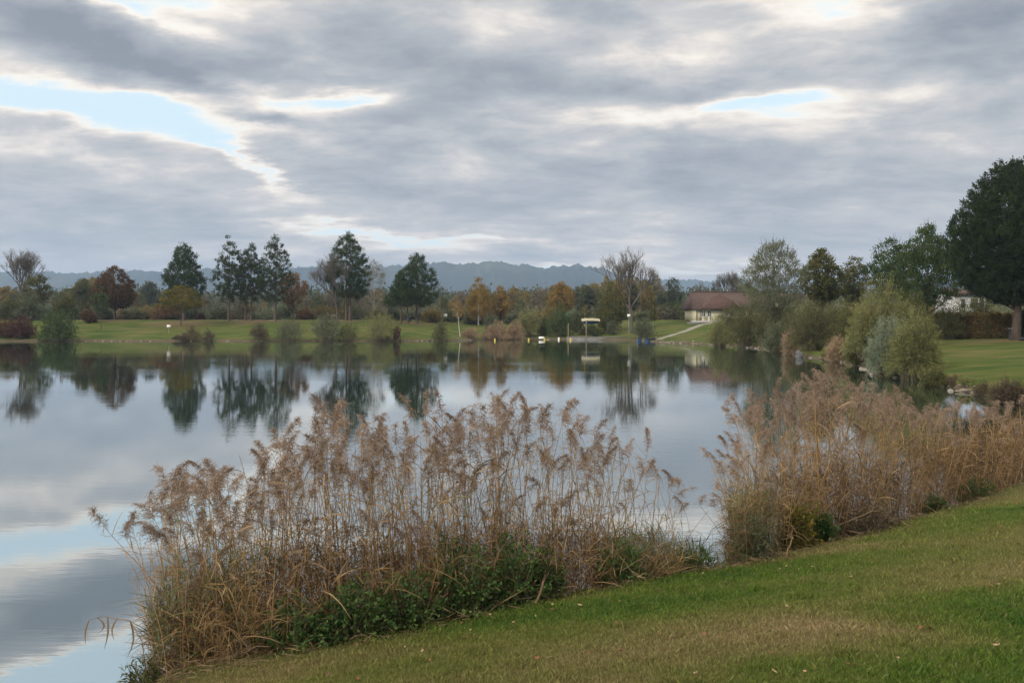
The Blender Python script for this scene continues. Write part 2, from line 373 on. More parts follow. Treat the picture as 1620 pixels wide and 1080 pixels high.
def bare_tree(name,px,D,top,wpx,bm,label,cat='tree',lm=None,leafn=0,depth=6,fork=3,tr=.25,trunkpx=None,lean=0,L=.2,group=None,spread=.62,basehid=0,ratio=.76):
    x,y,z=at(px,D); H=toppx(top,D)-z; W=wpx/2*D/F
    segs={}; tips=[]
    r=random.Random(int(px)*3+1)
    def rec(p,d,ln,rad,dep):
        k=4; P=[p.copy()]; dd=d.copy()
        for i in range(3):
            dd=nrm(dd+np.array([r.gauss(0,.10),r.gauss(0,.10),.05+.02*dep])); p=p+dd*ln/3; P.append(p.copy())
        R=[rad*(1-.3*i/3) for i in range(4)]
        segs.setdefault(dep,[]).append((P,R)); 
        if dep==depth: tips.append(P[-1]); tips.append(P[1]); return
        nf=fork if dep else fork+1
        a0=r.uniform(0,2*PI)
        for j in range(nf):
            if dep>2 and r.random()<.12: continue
            th=a0+2*PI*j/nf+r.uniform(-.5,.5)
            ax=nrm(np.cross(dd,[math.cos(th),math.sin(th),.3])); ang=r.uniform(.55,1.15)*spread*(.35 if j==0 and dep<4 else 1)
            nd=nrm(dd*math.cos(ang)+ax*math.sin(ang))
            st=P[-1] if (j<2 or dep==0) else P[2]
            rec(np.array(st),nd,ln*r.uniform(ratio-.12,ratio+.06),rad*.62,dep+1)
    rec(np.zeros(3),nrm(np.array([lean,0,1.])),H*.27,tr,0)
    Pa=np.array([s[0] for k in segs for s in segs[k]],float); Ra=np.array([s[1] for k in segs for s in segs[k]],float)
    mxz=Pa[...,2].max(); mxr=np.percentile(np.abs(Pa[...,0]-Pa[...,2]*0),98)
    sc=np.array([W/mxr*1.0,W/mxr,H/mxz]); h0=sm(0,H*.3,Pa[...,2:3]); 
    Pa=Pa*sc; tips=np.array(tips)*sc
    Ra=np.maximum(Ra,.012)
    t=thing(name,(x,y,z),label,cat,group)
    V,Fc=tubes(Pa,Ra,4); link('trunk',mesh_data('trunk',V,Fc),bm,t,True)
    fine=np.array([p_ for k in segs if k>=3 for sg in segs[k] for p_ in sg[0][1:]])*sc; nt=min(int(len(fine)*1.1),7000)
    A=fine[rng.integers(0,len(fine),nt)]+rng.normal(size=(nt,3))*.05; dn=nrm(nrm(A-np.array([0,0,H*.3]))*.8+rv(nt)*.6+np.array([0,0,.45]))
    qq=np.linspace(0,1,3)[None,:,None]; Pt=A[:,None]+dn[:,None]*qq*rng.uniform(.25,.9,(nt,1,1)); Pt[...,2]=np.minimum(Pt[...,2],H*1.01)
    V,Fc=tubes(Pt,np.broadcast_to(np.array([.009,.006,.003]),(nt,3)),3); link('twigs',mesh_data('twigs',V,Fc),M['twig'],t)
    if leafn:
        C=fine[rng.integers(0,len(fine),leafn)]+rng.normal(size=(leafn,3))*.25
        V,Fc=leaves(C,rv(leafn),L,L*.5); link('crown',mesh_data('crown',V,[Fc]),lm,t)
    return t
def shrub_mesh(H,W,n,per,L,Wd,seed,droop=0,inner=.25,stemr=.008,dens=1,flat=1.0,minel=.05):
    lb=lobes(seed,7)
    th=rng.uniform(0,2*PI,n); el=np.arcsin(rng.uniform(minel,1,n))
    u=np.stack([np.cos(th)*np.cos(el)*W,np.sin(th)*np.cos(el)*W*flat,np.sin(el)*H],-1)
    s=(.62+.38*rng.random(n)**.6)*lb(th,el/(PI/2)); s=np.minimum(s,1.08)
    E=u*s[:,None]; B=np.stack([u[:,0]*.18,u[:,1]*.18,np.zeros(n)-.1],-1)+rng.normal(size=(n,3))*np.array([.1,.1,0])*W
    q=np.linspace(0,1,5)[None,:,None]
    P=B[:,None]*(1-q)+E[:,None]*q; P[...,2]+=(np.sin(q[...,0]*PI)*.13*H); P+=rng.normal(size=P.shape)*.02*W
    P[:,:,2]=np.maximum(P[:,:,2],-.1)
    R=stemr*np.linspace(2.2,.6,5)[None]*np.ones((n,1))
    SV,SF=tubes(P,R,3)
    g=rng.uniform(inner,1.04,(n,per)); gi=np.clip(g*4,0,3.999); i0=gi.astype(int); fr=(gi-i0)[...,None]
    ar=np.arange(n)[:,None]; C=P[ar,i0]*(1-fr)+P[ar,i0+1]*fr
    dr=nrm(P[:,-1]-P[:,2])[:,None]; Dn=nrm(dr*.9+rng.normal(size=C.shape)*.55+np.array([0,0,-droop]))
    C=C+rng.normal(size=C.shape)*L*.45
    C=C.reshape(-1,3);Dn=Dn.reshape(-1,3)
    k=C[:,2]>0; C=C[k];Dn=Dn[k]
    LV,LF=leaves(C,Dn,L*rng.uniform(.6,1.3,len(C)),Wd*rng.uniform(.7,1.3,len(C)))
    return mesh_data('foliage',LV,[LF]),mesh_data('stem',SV,SF)
def shrub(name,px,D,top,wpx,lm,label,cat='bush',n=160,per=26,L=.2,Wd=.06,group=None,droop=0,inner=.25,bm=None,stemr=.008,flat=1.0,dz=0,minel=.05,basez=None):
    x,y,z=at(px,D); z=max(z,0.0) if basez is None else basez; H=toppx(top,D)-z; W=wpx/2*D/F
    t=thing(name,(x,y,z),label,cat,group)
    a,b=shrub_mesh(H/1.02,W,n,per,L,Wd,int(px),droop,inner,stemr,flat=flat,minel=minel)
    link('foliage',a,lm,t); link('stem',b,bm or M['willowtwig'],t)
    return t

LM={}
def lmk(k,*a,**kw): LM[k]=leafmat(k,*a,**kw)
lmk('pine_needles',[(.020,.040,.012),(.044,.074,.022),(.085,.108,.034)])
lmk('dark_pine_needles',[(.012,.022,.006),(.020,.038,.009),(.042,.062,.014)],.12)
lmk('openpine_needles',[(.024,.04,.015),(.048,.068,.024),(.088,.10,.036)])
lmk('russet_leaves',[(.06,.036,.014),(.12,.066,.024),(.17,.095,.036)])
lmk('golden_leaves',[(.05,.075,.012),(.14,.125,.016),(.25,.17,.022)])
lmk('peach_leaves',[(.16,.10,.05),(.28,.16,.075),(.36,.22,.11)])
lmk('orange_leaves',[(.13,.10,.03),(.27,.17,.04),(.38,.25,.07)])
lmk('pale_birch_leaves',[(.10,.10,.05),(.18,.17,.08),(.26,.23,.10)])
lmk('olive_leaves',[(.04,.05,.015),(.085,.095,.03),(.15,.14,.045)])
lmk('olive_gold_leaves',[(.035,.055,.012),(.085,.095,.02),(.18,.135,.03)])
lmk('green_leaves',[(.022,.05,.012),(.05,.088,.02),(.10,.13,.032)])
lmk('grey_willow_leaves',[(.045,.058,.030),(.095,.112,.060),(.17,.18,.105)])
lmk('silver_willow_leaves',[(.085,.12,.078),(.165,.21,.14),(.27,.31,.21)])
lmk('yellow_willow_leaves',[(.075,.09,.028),(.155,.165,.055),(.25,.235,.09)])
lmk('brown_leaves',[(.05,.04,.025),(.10,.075,.045),(.16,.12,.07)])
lmk('maroon_leaves',[(.04,.015,.015),(.08,.03,.025),(.13,.05,.035)])
lmk('tan_grass',[(.16,.11,.065),(.27,.19,.12),(.38,.28,.18)])
lmk('wood_grey',[(.08,.07,.045),(.14,.12,.08),(.21,.17,.12)],scale=.3)
lmk('wood_olive',[(.06,.075,.033),(.11,.12,.055),(.17,.16,.075)],scale=.3)
lmk('wood_dark',[(.035,.05,.030),(.065,.08,.048),(.11,.115,.065)],scale=.3)
lmk('wood_gold',[(.12,.10,.035),(.20,.155,.05),(.28,.21,.07)],scale=.3)
lmk('bramble_leaves',[(.025,.066,.018),(.06,.125,.03),(.14,.19,.05)],.3,2)
lmk('dry_reed',[(.12,.072,.03),(.26,.165,.075),(.42,.29,.15)],.3,1.5)
lmk('green_reed_leaf',[(.05,.075,.025),(.10,.12,.04),(.19,.16,.07)],.3,1.5)
lmk('plume',[(.12,.085,.06),(.255,.185,.135),(.43,.33,.255)],.4,3)
lmk('reed_stalk',[(.15,.09,.03),(.34,.21,.085),(.50,.35,.17)],.2,1.5)
lmk('litter',[(.07,.045,.025),(.16,.11,.06),(.28,.20,.13)],.2,3)

# ------------------------------------------------------------------ far shore: named trees
bare_tree('deciduous_tree',30,158,393,74,M['twig'],'tall grey-brown nearly leafless tree at the far left of the far shore',lm=LM['brown_leaves'],leafn=2600,depth=6,fork=3,tr=.3,L=.16,spread=.5)
tree('deciduous_tree',60,154,432,476,46,'round',LM['olive_gold_leaves'],M['bark'],'olive and rust tree at the foot of the leafless tree on the far left',ncl=50,npl=60,L=.3,Wd=.18,clr=.7)
tree('deciduous_tree',182,146,420,486,66,'dome',LM['russet_leaves'],M['bark'],'russet-brown dome-shaped tree on the far lawn',ncl=190,npl=75,clr=.55,L=.26,Wd=.16,shell=.3,tr=.2)
tree('young_tree',160,133,452,492,28,'column',LM['green_leaves'],M['greybark'],'slim dark green young tree in front of the russet dome tree',ncl=30,npl=55,clr=.4,L=.24,Wd=.13,tr=.07)
tree('pine_tree',291,145,384,474,66,'pine',LM['pine_needles'],M['pinebark'],'dense green pine behind the golden spreading tree',ncl=130,npl=90,clr=.6,L=.34,Wd=.10,mode='pine',tr=.22)
tree('deciduous_tree',286,137,450,489,70,'spread',LM['golden_leaves'],M['greybark'],'low golden-green spreading tree with a flat crown on the far lawn',ncl=80,npl=60,clr=.5,L=.26,Wd=.16,tr=.09)
tree('pine_tree',362,145,373,478,60,'openpine',LM['openpine_needles'],M['pinebark'],'open-crowned pine, leftmost of the three pines in a row on the far lawn',ncl=95,npl=60,clr=.5,L=.34,Wd=.10,mode='pine',tr=.2,shell=.6)
tree('pine_tree',397,146,385,478,52,'openpine',LM['openpine_needles'],M['pinebark'],'shortest and middle pine of the three in a row on the far lawn',ncl=105,npl=65,clr=.52,L=.34,Wd=.10,mode='pine',tr=.2,trunks=((0,0),(-1.0,.6)))
tree('pine_tree',435,144,371,478,62,'openpine',LM['openpine_needles'],M['pinebark'],'tallest pine, on the right of the three in a row on the far lawn',ncl=110,npl=60,clr=.5,L=.34,Wd=.10,mode='pine',tr=.22,shell=.6)
tree('deciduous_tree',463,151,432,487,50,'vase',LM['peach_leaves'],M['greybark'],'peach-orange vase-shaped tree right of the three pines',ncl=60,npl=60,clr=.6,L=.3,Wd=.16,tr=.12,mode='up',twigs=150)
bare_tree('bare_tree',533,143,398,72,M['greybark'],'leafless forked tree leaning left beside the dense pine',depth=6,fork=3,tr=.2,lean=-.08,spread=.55)
tree('pine_tree',551,146,366,472,74,'pine',LM['pine_needles'],M['pinebark'],'tallest dense dark pine with twin trunks in the middle of the far lawn',ncl=150,npl=85,clr=.62,L=.34,Wd=.10,mode='pine',tr=.22,trunks=((-.35,0),(.3,0)))
tree('birch_tree',590,151,407,488,60,'column',LM['pale_birch_leaves'],M['birchbark'],'thin pale birch with a sparse yellowish crown between the dark pines',ncl=90,npl=26,clr=.7,L=.22,Wd=.12,mode='droop',tr=.11,twigs=500)
tree('pine_tree',634,143,428,484,52,'cone',LM['pine_needles'],M['pinebark'],'smaller wide-skirted pine left of its taller neighbour',ncl=80,npl=80,clr=.55,L=.34,Wd=.10,mode='pine',tr=.17)
tree('pine_tree',660,146,400,484,72,'pine',LM['pine_needles'],M['pinebark'],'dark pointed pine, rightmost pine of the far lawn, near the blue bin',ncl=125,npl=80,clr=.58,L=.34,Wd=.10,mode='pine',tr=.2,trunks=((0,0),(-1.7,.55)))
tree('birch_tree',757,150,436,505,38,'column',LM['orange_leaves'],M['birchbark'],'tall orange birch with a white trunk on the far shore',ncl=90,npl=50,clr=.6,L=.28,Wd=.15,mode='droop',tr=.12)
tree('birch_tree',728,128,474,500,20,'column',LM['orange_leaves'],M['birchbark'],'small leaning young birch with a bare white trunk close to the far water',ncl=24,npl=26,clr=.35,L=.2,Wd=.11,tr=.07,lean=-.09)
tree('deciduous_tree',792,152,450,505,26,'column',LM['orange_leaves'],M['greybark'],'narrow amber tree right of the tall orange birch',ncl=55,npl=50,clr=.6,L=.28,Wd=.16)
tree('deciduous_tree',889,155,443,500,42,'round',LM['orange_leaves'],M['greybark'],'broad bright orange tree in the middle of the far wood',ncl=90,npl=55,clr=.7,L=.3,Wd=.17,tr=.15)
tree('young_tree',925,138,481,506,13,'column',LM['golden_leaves'],M['birchbark'],'tiny yellow tree above the yellow awning',ncl=20,npl=36,clr=.3,L=.2,Wd=.12,tr=.05)
tree('deciduous_tree',968,136,446,520,52,'column',LM['olive_gold_leaves'],M['greybark'],'olive-gold tree just left of the great bare tree',ncl=90,npl=45,clr=.75,L=.28,Wd=.14,mode='up',tr=.14,twigs=150)
bare_tree('bare_tree',1000,134,388,88,M['greybark'],'great bare tree with a wide fan of branches in front of the far wood',lm=LM['brown_leaves'],leafn=900,depth=6,fork=3,tr=.30,spread=.62,L=.14)
tree('young_tree',1033,140,464,506,15,'cone',LM['golden_leaves'],M['birchbark'],'narrow pointed yellow-green tree right of the great bare tree',ncl=32,npl=40,clr=.4,L=.22,Wd=.12,tr=.06)
tree('deciduous_tree',1064,190,439,492,34,'round',LM['wood_dark'],M['twig'],'dark grey-green tree on the skyline left of the house',ncl=60,npl=50,clr=.8,L=.35,Wd=.2)
bare_tree('bare_tree',1106,188,446,30,M['twig'],'slight leafless tree just left of the house roof',lm=LM['wood_grey'],leafn=500,depth=5,L=.22)
bare_tree('bare_tree',1145,172,428,50,M['twig'],'dark leafless tree rising behind the house roof',lm=LM['wood_dark'],leafn=900,depth=6,L=.2)
tree('deciduous_tree',1178,170,445,495,40,'round',LM['wood_olive'],M['twig'],'pale olive tree behind the right end of the house roof',ncl=60,npl=40,clr=.8,L=.3,Wd=.17)

# right bank trees
tree('willow_tree',1224,91,377,505,98,'round',LM['grey_willow_leaves'],M['willowtwig'],'tall grey-green willow with an airy crown beside the house',ncl=200,npl=75,clr=.62,L=.22,Wd=.06,mode='up',tr=.2,twigs=900,shell=.5,trunks=((0,0),(-.8,.7),(.8,.75)))
tree('deciduous_tree',1299,100,392,482,66,'round',LM['olive_gold_leaves'],M['bark'],'round olive tree with rusty tips right of the grey-green willow',ncl=150,npl=75,clr=.55,L=.22,Wd=.14,tr=.18)
tree('deciduous_tree',1352,106,404,480,52,'round',LM['olive_gold_leaves'],M['bark'],'smaller golden-olive tree between two taller trees on the right bank',ncl=80,npl=60,clr=.6,L=.24,Wd=.14)
tree('deciduous_tree',1410,90,375,480,74,'round',LM['green_leaves'],M['bark'],'dark green tree rising behind the yellowish willow on the right bank',ncl=130,npl=65,clr=.6,L=.24,Wd=.12,twigs=100)
tree('deciduous_tree',1468,80,352,484,96,'dome',LM['green_leaves'],M['bark'],'green tree with thin bare tips next to the big dark pine',ncl=170,npl=90,clr=.55,L=.2,Wd=.10,mode='up',tr=.14,twigs=700,trunks=((0,0),))
tree('pine_tree',1606,70,252,480,190,'bigpine',LM['dark_pine_needles'],M['bark'],'huge dark pine at the right edge with a bicycle against its trunk',ncl=900,npl=130,clr=.46,L=.24,Wd=.06,mode='pine',tr=.34,shell=.42,limbs=160)

# ------------------------------------------------------------------ background belt of wood
wk=[('wood_grey','grey-brown half-bare woodland tree',0),('wood_olive','olive-green woodland tree',1),('wood_dark','dark green woodland tree',2),('wood_gold','faded gold woodland tree',3)]
protos=[]
for i in range(10):
    mat=['wood_grey','wood_olive','wood_dark','wood_gold','wood_grey','wood_olive','wood_grey','wood_olive','wood_dark','wood_gold'][i]
    bare=mat=='wood_grey'
    a,b=tree_mesh(13,1.5,3.1+.3*(i%3),['round','column','dome','vase','column'][i%5],80,40 if bare else 60,.95,.5,.26,'up' if i%2 else 'rand',.2,0,((0,0),),i*17+1,260 if bare else 60,.5,35)
    a.materials.append(LM[mat]); b.materials.append(M['twig']); protos.append((mat,a,b))
belttop=[(-100,455),(0,450),(90,462),(130,430),(160,440),(215,455),(235,435),(262,452),(320,455),(340,475),(470,475),(500,452),(540,455),(600,450),(625,470),(690,470),(705,462),(740,452),(775,446),(800,455),(820,450),(850,452),(862,443),(900,446),(925,440),(955,432),(985,436),(1050,430),(1060,470),(1075,470),(1100,475),(1130,470),(1180,462),(1230,455),(1280,460),(1400,452),(1700,450)]
sect=[(0,110,'left of the russet dome tree'),(110,250,'around the russet dome tree'),(250,330,'behind the golden spreading tree'),(330,480,'behind the row of three pines'),(480,620,'behind the twin-trunked pine'),(620,720,'behind the rightmost pine of the lawn'),(720,820,'around the tall orange birch'),(820,940,'around the broad orange tree'),(940,1060,'behind the great bare tree'),(1060,1240,'behind the house'),(1240,1420,'beyond the olive tree of the right bank'),(1420,1800,'beyond the big dark pine')]
desc={m:l for m,l,_ in wk}
pxs=np.linspace(-60,1240,170)
for k,px in enumerate(pxs):
    px=px+rng.normal()*5
    D=float(rng.choice([168,185,205,235,265]))+rng.uniform(-8,8)
    tp=np.interp(px,[a for a,_ in belttop],[b for _,b in belttop])+abs(rng.normal())*9+(4 if D<190 else 0)
    mat,a,b=protos[int(rng.integers(0,10))]
    if 735<px<945 and rng.random()<.35: mat,a,b=protos[3 if rng.random()<.5 else 9]
    x,y,z=at(px,D); H=toppx(tp,D)-z; s=H/13
    sec=[q[2] for q in sect if q[0]<=max(px,0)<q[1]][0]
    t=thing('woodland_tree',(x,y,z),f'{desc[mat]} in the wood {sec}','tree',f'{desc[mat]}s in the wood {sec}',rng.uniform(0,6))
    ws_=s*rng.uniform(.8,1.25); t.scale=(ws_,ws_,s)
    link('crown',a,None,t); link('trunk',b,None,t)
# single low shrubs standing along the back of the far lawn, before the wood
sm_=[]
for i,(mt,L_s) in enumerate([('grey_willow_leaves','pale grey-green'),('wood_gold','faded golden'),('olive_leaves','olive'),('silver_willow_leaves','silvery'),('brown_leaves','brown'),('wood_olive','dull green'),('peach_leaves','peach-tinted')]):
    a,b=shrub_mesh(3.0,2.0,110,22,.34,.15,500+i,minel=.02); a.materials.append(LM[mt]); b.materials.append(M['willowtwig']); sm_.append((a,b,L_s))
for k in range(64):
    px=-20+1150*(k+rng.random()*.9)/64
    if 1090<px: continue
    D=rng.uniform(150,163); a,b,L_s=sm_[int(rng.choice(7,p=[.24,.14,.16,.2,.1,.1,.06]))]; x,y,z=at(px,D)
    sec=[q[2] for q in sect if q[0]<=max(px,0)<q[1]][0]
    t=thing('woodland_shrub',(x,y,z-.1),f'{L_s} shrub at the foot of the wood {sec}','bush',f'{L_s} shrubs at the foot of the wood {sec}',rng.uniform(0,6)); q_=rng.uniform(.6,1.25); t.scale=(q_*rng.uniform(.8,1.3),q_,q_*rng.uniform(.7,1.25))
    link('foliage',a,None,t); link('stem',b,None,t)
# low brush in front of the wood, and the farther wood: masses nobody could count
def mass(name,pts,label,cat,lm,L,Wd,npl,clr):
    C=np.array(pts); n=len(C); P=(C[:,None]+rng.normal(size=(n,npl,3))*np.array([clr,clr,clr*.7])).reshape(-1,3)
    dn=nrm(rv(len(P))*.8+np.array([0,0,.7])); V,Fc=leaves(P,dn,L*rng.uniform(.6,1.4,len(P)),Wd)
    return tag(link(name,mesh_data(name,V,[Fc]),lm),label,cat,kind='stuff')
pts=[]
for k in range(2600):
    px=rng.uniform(-60,1250); D=rng.uniform(152,176); x,y,z=at(px,D); h=rng.uniform(.2,3.4)*(.6+.4*wob(px,0,.05,2)); pts.append((x,y,z+max(h,.2)))
mass('brushwood',pts,'grey-green brushwood along the back of the far lawn','brush',leafmat('pale_brush',[(.09,.10,.06),(.16,.165,.10),(.24,.22,.14)],.3,.12),.4,.16,16,.6)
pts=[]
for k in range(5200):
    px=rng.uniform(-80,1700); D=rng.uniform(275,420); tp=464+6*wob(px,0,.03,4); x=(px-810)/F*D; pts.append((x,D,rng.uniform(2,toppx(tp,D))))
mass('distant_wood',pts,'distant grey-green wood closing the plain beyond the far shore','wood',LM['wood_dark'],1.2,.8,20,1.7)
pts=[]
for k in range(900):
    px=rng.uniform(1240,1720); D=rng.uniform(120,170); x,y,z=at(px,D); pts.append((x,y,z+rng.uniform(.2,1)*max(toppx(475,D)-z,1)))
mass('brushwood',pts,'olive brushwood behind the hedges of the right bank','brush',LM['wood_olive'],.4,.2,16,.8)

# ------------------------------------------------------------------ shrubs of the far shore
S=shrub
S('shrub',8,122,503,46,LM['russet_leaves'],'rusty orange shrub at the left edge of the far shore',L=.25,Wd=.12)
S('shrub',34,121,500,50,LM['maroon_leaves'],'dark maroon shrub next to the green bush on the far left shore',L=.25,Wd=.12)
S('shrub',92,120,487,66,LM['green_leaves'],'dark green bush at the water on the far left shore',n=220,L=.28,Wd=.12)
S('shrub',20,146,462,50,LM['olive_leaves'],'olive bush under the nearly leafless tree on the far left',L=.3,Wd=.13)
S('shrub',48,143,455,44,LM['grey_willow_leaves'],'pale grey-green bush under the olive and rust tree',L=.3,Wd=.13)
S('shrub',102,150,463,40,LM['olive_gold_leaves'],'yellowish bush left of the clipped rusty ball shrub',L=.3,Wd=.13)
S('clipped_shrub',141,141,486,27,LM['russet_leaves'],'clipped rusty ball-shaped shrub on the far lawn',n=160,L=.2,Wd=.11)
S('shrub',170,150,492,30,LM['olive_leaves'],'low olive shrub behind the slim dark green young tree',n=70,L=.25,Wd=.12)
S('shrub',275,150,493,24,LM['wood_dark'],'low dark shrub left of the pine behind the golden tree',n=70,L=.25,Wd=.12)
S('shrub',317,148,495,16,LM['maroon_leaves'],'small wine-red shrub right of the golden spreading tree',n=50,L=.22,Wd=.12)
S('waterside_tuft',304,121,513,32,LM['brown_leaves'],'dark rounded tuft at the far water left of a smaller tuft',n=70,L=.22,Wd=.06)
S('waterside_tuft',330,121,518,22,LM['brown_leaves'],'small dark tuft at the far water right of the rounded tuft',n=50,L=.2,Wd=.06)
S('waterside_tuft',288,121,529,36,LM['brown_leaves'],'flat brown growth along the far water below the golden tree',n=70,L=.18,Wd=.06,flat=.4)
S('waterside_tuft',411,120,507,36,LM['brown_leaves'],'brown upright tuft at the far water below the three pines',n=110,L=.28,Wd=.05)
S('shrub',459,120,496,54,LM['grey_willow_leaves'],'grey-green willow bush at the far water below the peach-orange tree',n=170,L=.25,Wd=.06)
S('shrub',516,120,485,62,LM['grey_willow_leaves'],'dark grey willow bush at the far water below the leafless forked tree',n=200,L=.25,Wd=.07)
S('shrub',550,120,505,36,LM['olive_leaves'],'small olive bush at the far water below the twin-trunked pine',n=90,L=.22,Wd=.06)
S('shrub',601,120,488,74,LM['yellow_willow_leaves'],'wide straw-olive willow bush at the far water below the birch',n=230,L=.25,Wd=.06)
S('shrub',628,119,514,14,LM['maroon_leaves'],'little red shrub at the right foot of the straw-olive willow bush',n=40,L=.2,Wd=.09)
S('shrub',697,121,505,32,LM['olive_leaves'],'narrow olive bush at the far water below the pole with a white board',n=100,L=.24,Wd=.06)
S('shrub',716,158,488,34,LM['green_leaves'],'dark green shrub behind the pole with a white board',n=80,L=.25,Wd=.12)
S('reed_clump',744,128,518,30,LM['tan_grass'],'low tan reed clump right of the small leaning birch',n=120,L=.35,Wd=.05)
S('reed_clump',786,131,508,52,LM['tan_grass'],'broad tan-pink reed clump on the far shore left of the concrete landing',n=220,L=.4,Wd=.05)
S('reed_clump',816,131,506,26,LM['tan_grass'],'upright tan reed clump beside the dark shrub on the far shore',n=140,L=.4,Wd=.05)
S('shrub',772,133,492,24,LM['grey_willow_leaves'],'grey twiggy shrub above the broad tan reed clump',n=60,per=14,L=.2,Wd=.06)
S('shrub',832,136,478,52,LM['yellow_willow_leaves'],'olive-yellow willow bush left of the white float',n=210,L=.28,Wd=.07)
S('shrub',862,137,495,28,LM['olive_leaves'],'olive bush directly behind the white float',n=120,L=.26,Wd=.07)
S('shrub',884,134,478,52,LM['green_leaves'],'dark green bush overhanging the water left of the concrete landing',n=220,L=.28,Wd=.08)
S('shrub',870,146,472,40,LM['wood_gold'],'dull golden bush behind the dark green overhanging bush',n=120,L=.3,Wd=.1)
S('shrub',912,139,488,30,LM['olive_leaves'],'olive bush left of the yellow awning',n=110,L=.28,Wd=.07)
S('shrub',936,133.6,514,46,LM['olive_leaves'],'low wide olive bush under the yellow awning',n=150,L=.28,Wd=.08,flat=.5)
S('shrub',962,139,488,34,LM['olive_gold_leaves'],'yellow-olive bush right of the yellow awning',n=120,L=.28,Wd=.08)
S('shrub',968,132.5,506,20,LM['grey_willow_leaves'],'small grey-green bush standing on the concrete landing',n=90,L=.24,Wd=.07)
S('shrub',943,131.5,526,14,LM['green_leaves'],'small bright green plant on the edge of the concrete landing',n=50,L=.2,Wd=.1)
S('shrub',1017,124,496,46,LM['grey_willow_leaves'],'rounded dark grey bush beside the blue pontoon',n=180,L=.24,Wd=.06)
S('shrub',1060,158,478,44,LM['green_leaves'],'rounded green bush left of the house',n=140,L=.3,Wd=.14)
S('shrub',1083,155,487,34,LM['olive_leaves'],'olive bush between the rounded green bush and the house',n=100,L=.3,Wd=.14)

# right bank shrubs
S('willow_bush',1138,96,497,50,LM['yellow_willow_leaves'],'olive-brown bush in front of the cream house wall',n=220,per=30,L=.2,Wd=.045)
S('willow_bush',1178,93,472,62,LM['olive_leaves'],'dark olive bush at the water right of the house',n=300,per=30,L=.2,Wd=.05)
S('willow_bush',1212,90,470,60,LM['olive_leaves'],'olive bush growing round the foot of the tall grey-green willow',n=200,per=30,L=.2,Wd=.05)
S('willow_bush',1229,78,502,52,LM['grey_willow_leaves'],'blue-green bush at the water left of the tan reed clump',n=260,per=30,L=.17,Wd=.045)
S('reed_clump',1250,72.5,516,26,LM['tan_grass'],'tall tan reed clump beside the grey boulder',n=170,per=22,L=.3,Wd=.03)
S('willow_bush',1287,70,466,86,LM['olive_leaves'],'broad dark olive bush behind the grey boulder',n=380,per=36,L=.17,Wd=.04)
S('small_shrub',1308,65,550,22,LM['yellow_willow_leaves'],'small yellow-green plant at the water right of the boulder',n=60,L=.12,Wd=.05)
S('reed_clump',1329,61,532,44,LM['tan_grass'],'sandy reed clump at the water below the yellowish willow',n=220,per=22,L=.28,Wd=.03)
S('willow_bush',1388,54,430,128,LM['yellow_willow_leaves'],'tall yellowish willow bush on the right bank',n=620,per=42,L=.16,Wd=.035)
S('willow_bush',1408,45,492,86,LM['silver_willow_leaves'],'silvery blue-green willow bush overhanging the water on the right',n=520,per=40,L=.13,Wd=.026)
S('willow_bush',1447,43,478,98,LM['yellow_willow_leaves'],'round yellow-green willow bush nearest the right lawn',n=680,per=42,L=.13,Wd=.026)
S('waterside_tuft',1480,38.6,585,46,LM['olive_leaves'],'low dark weeds at the foot of the round yellow-green willow',n=130,L=.14,Wd=.03)
S('shrub',1602,30.5,596,78,LM['brown_leaves'],'low reddish-brown twiggy bush at the right edge above the reeds',n=420,per=24,L=.07,Wd=.025,bm=M['bark'])
for k,px in enumerate([1508,1530,1556,1580]):
    S('bank_weed',px,[38,36,34,33][k],[592,596,602,603][k],34,LM['yellow_willow_leaves' if k%2 else 'brown_leaves'],['mixed brown weeds on the eroded bank nearest the willow','straw-green weeds on the eroded bank above the driftwood','brown weeds on the eroded bank right of the driftwood','straw-green weeds on the bank next to the reddish twiggy bush'][k],'weeds',n=110,per=18,L=.1,Wd=.02)

S('willow_bush',1160,118,478,60,LM['olive_leaves'],'olive-brown bush hiding the right part of the cream house',n=220,per=30,L=.22,Wd=.06)
S('willow_bush',1192,100,468,56,LM['olive_gold_leaves'],'golden-olive bush between the house and the tall grey-green willow',n=240,per=30,L=.2,Wd=.05)
S('willow_bush',1256,88,478,70,LM['olive_leaves'],'broad olive bush behind the tall tan reed clump',n=300,per=32,L=.19,Wd=.05)
S('willow_bush',1240,105,470,60,LM['green_leaves'],'green bush below the small red-roofed house',n=200,per=30,L=.2,Wd=.07)
S('willow_bush',1318,80,474,66,LM['olive_leaves'],'olive bush under the round olive tree with rusty tips',n=300,per=32,L=.18,Wd=.05)
S('willow_bush',1345,66,470,70,LM['olive_gold_leaves'],'golden-olive bush left of the tall yellowish willow bush',n=340,per=34,L=.16,Wd=.045)
S('willow_bush',1360,56,530,60,LM['olive_leaves'],'low olive bush at the water between the sandy reeds and the silvery willow',n=260,per=30,L=.14,Wd=.035)
S('willow_bush',1440,66,455,80,LM['olive_gold_leaves'],'olive-gold bush rising behind the silvery willow bush',n=320,per=34,L=.17,Wd=.05)
S('willow_bush',1500,80,470,54,LM['olive_gold_leaves'],'olive-gold bush in front of the left end of the rusty hedge',n=200,per=30,L=.16,Wd=.06)
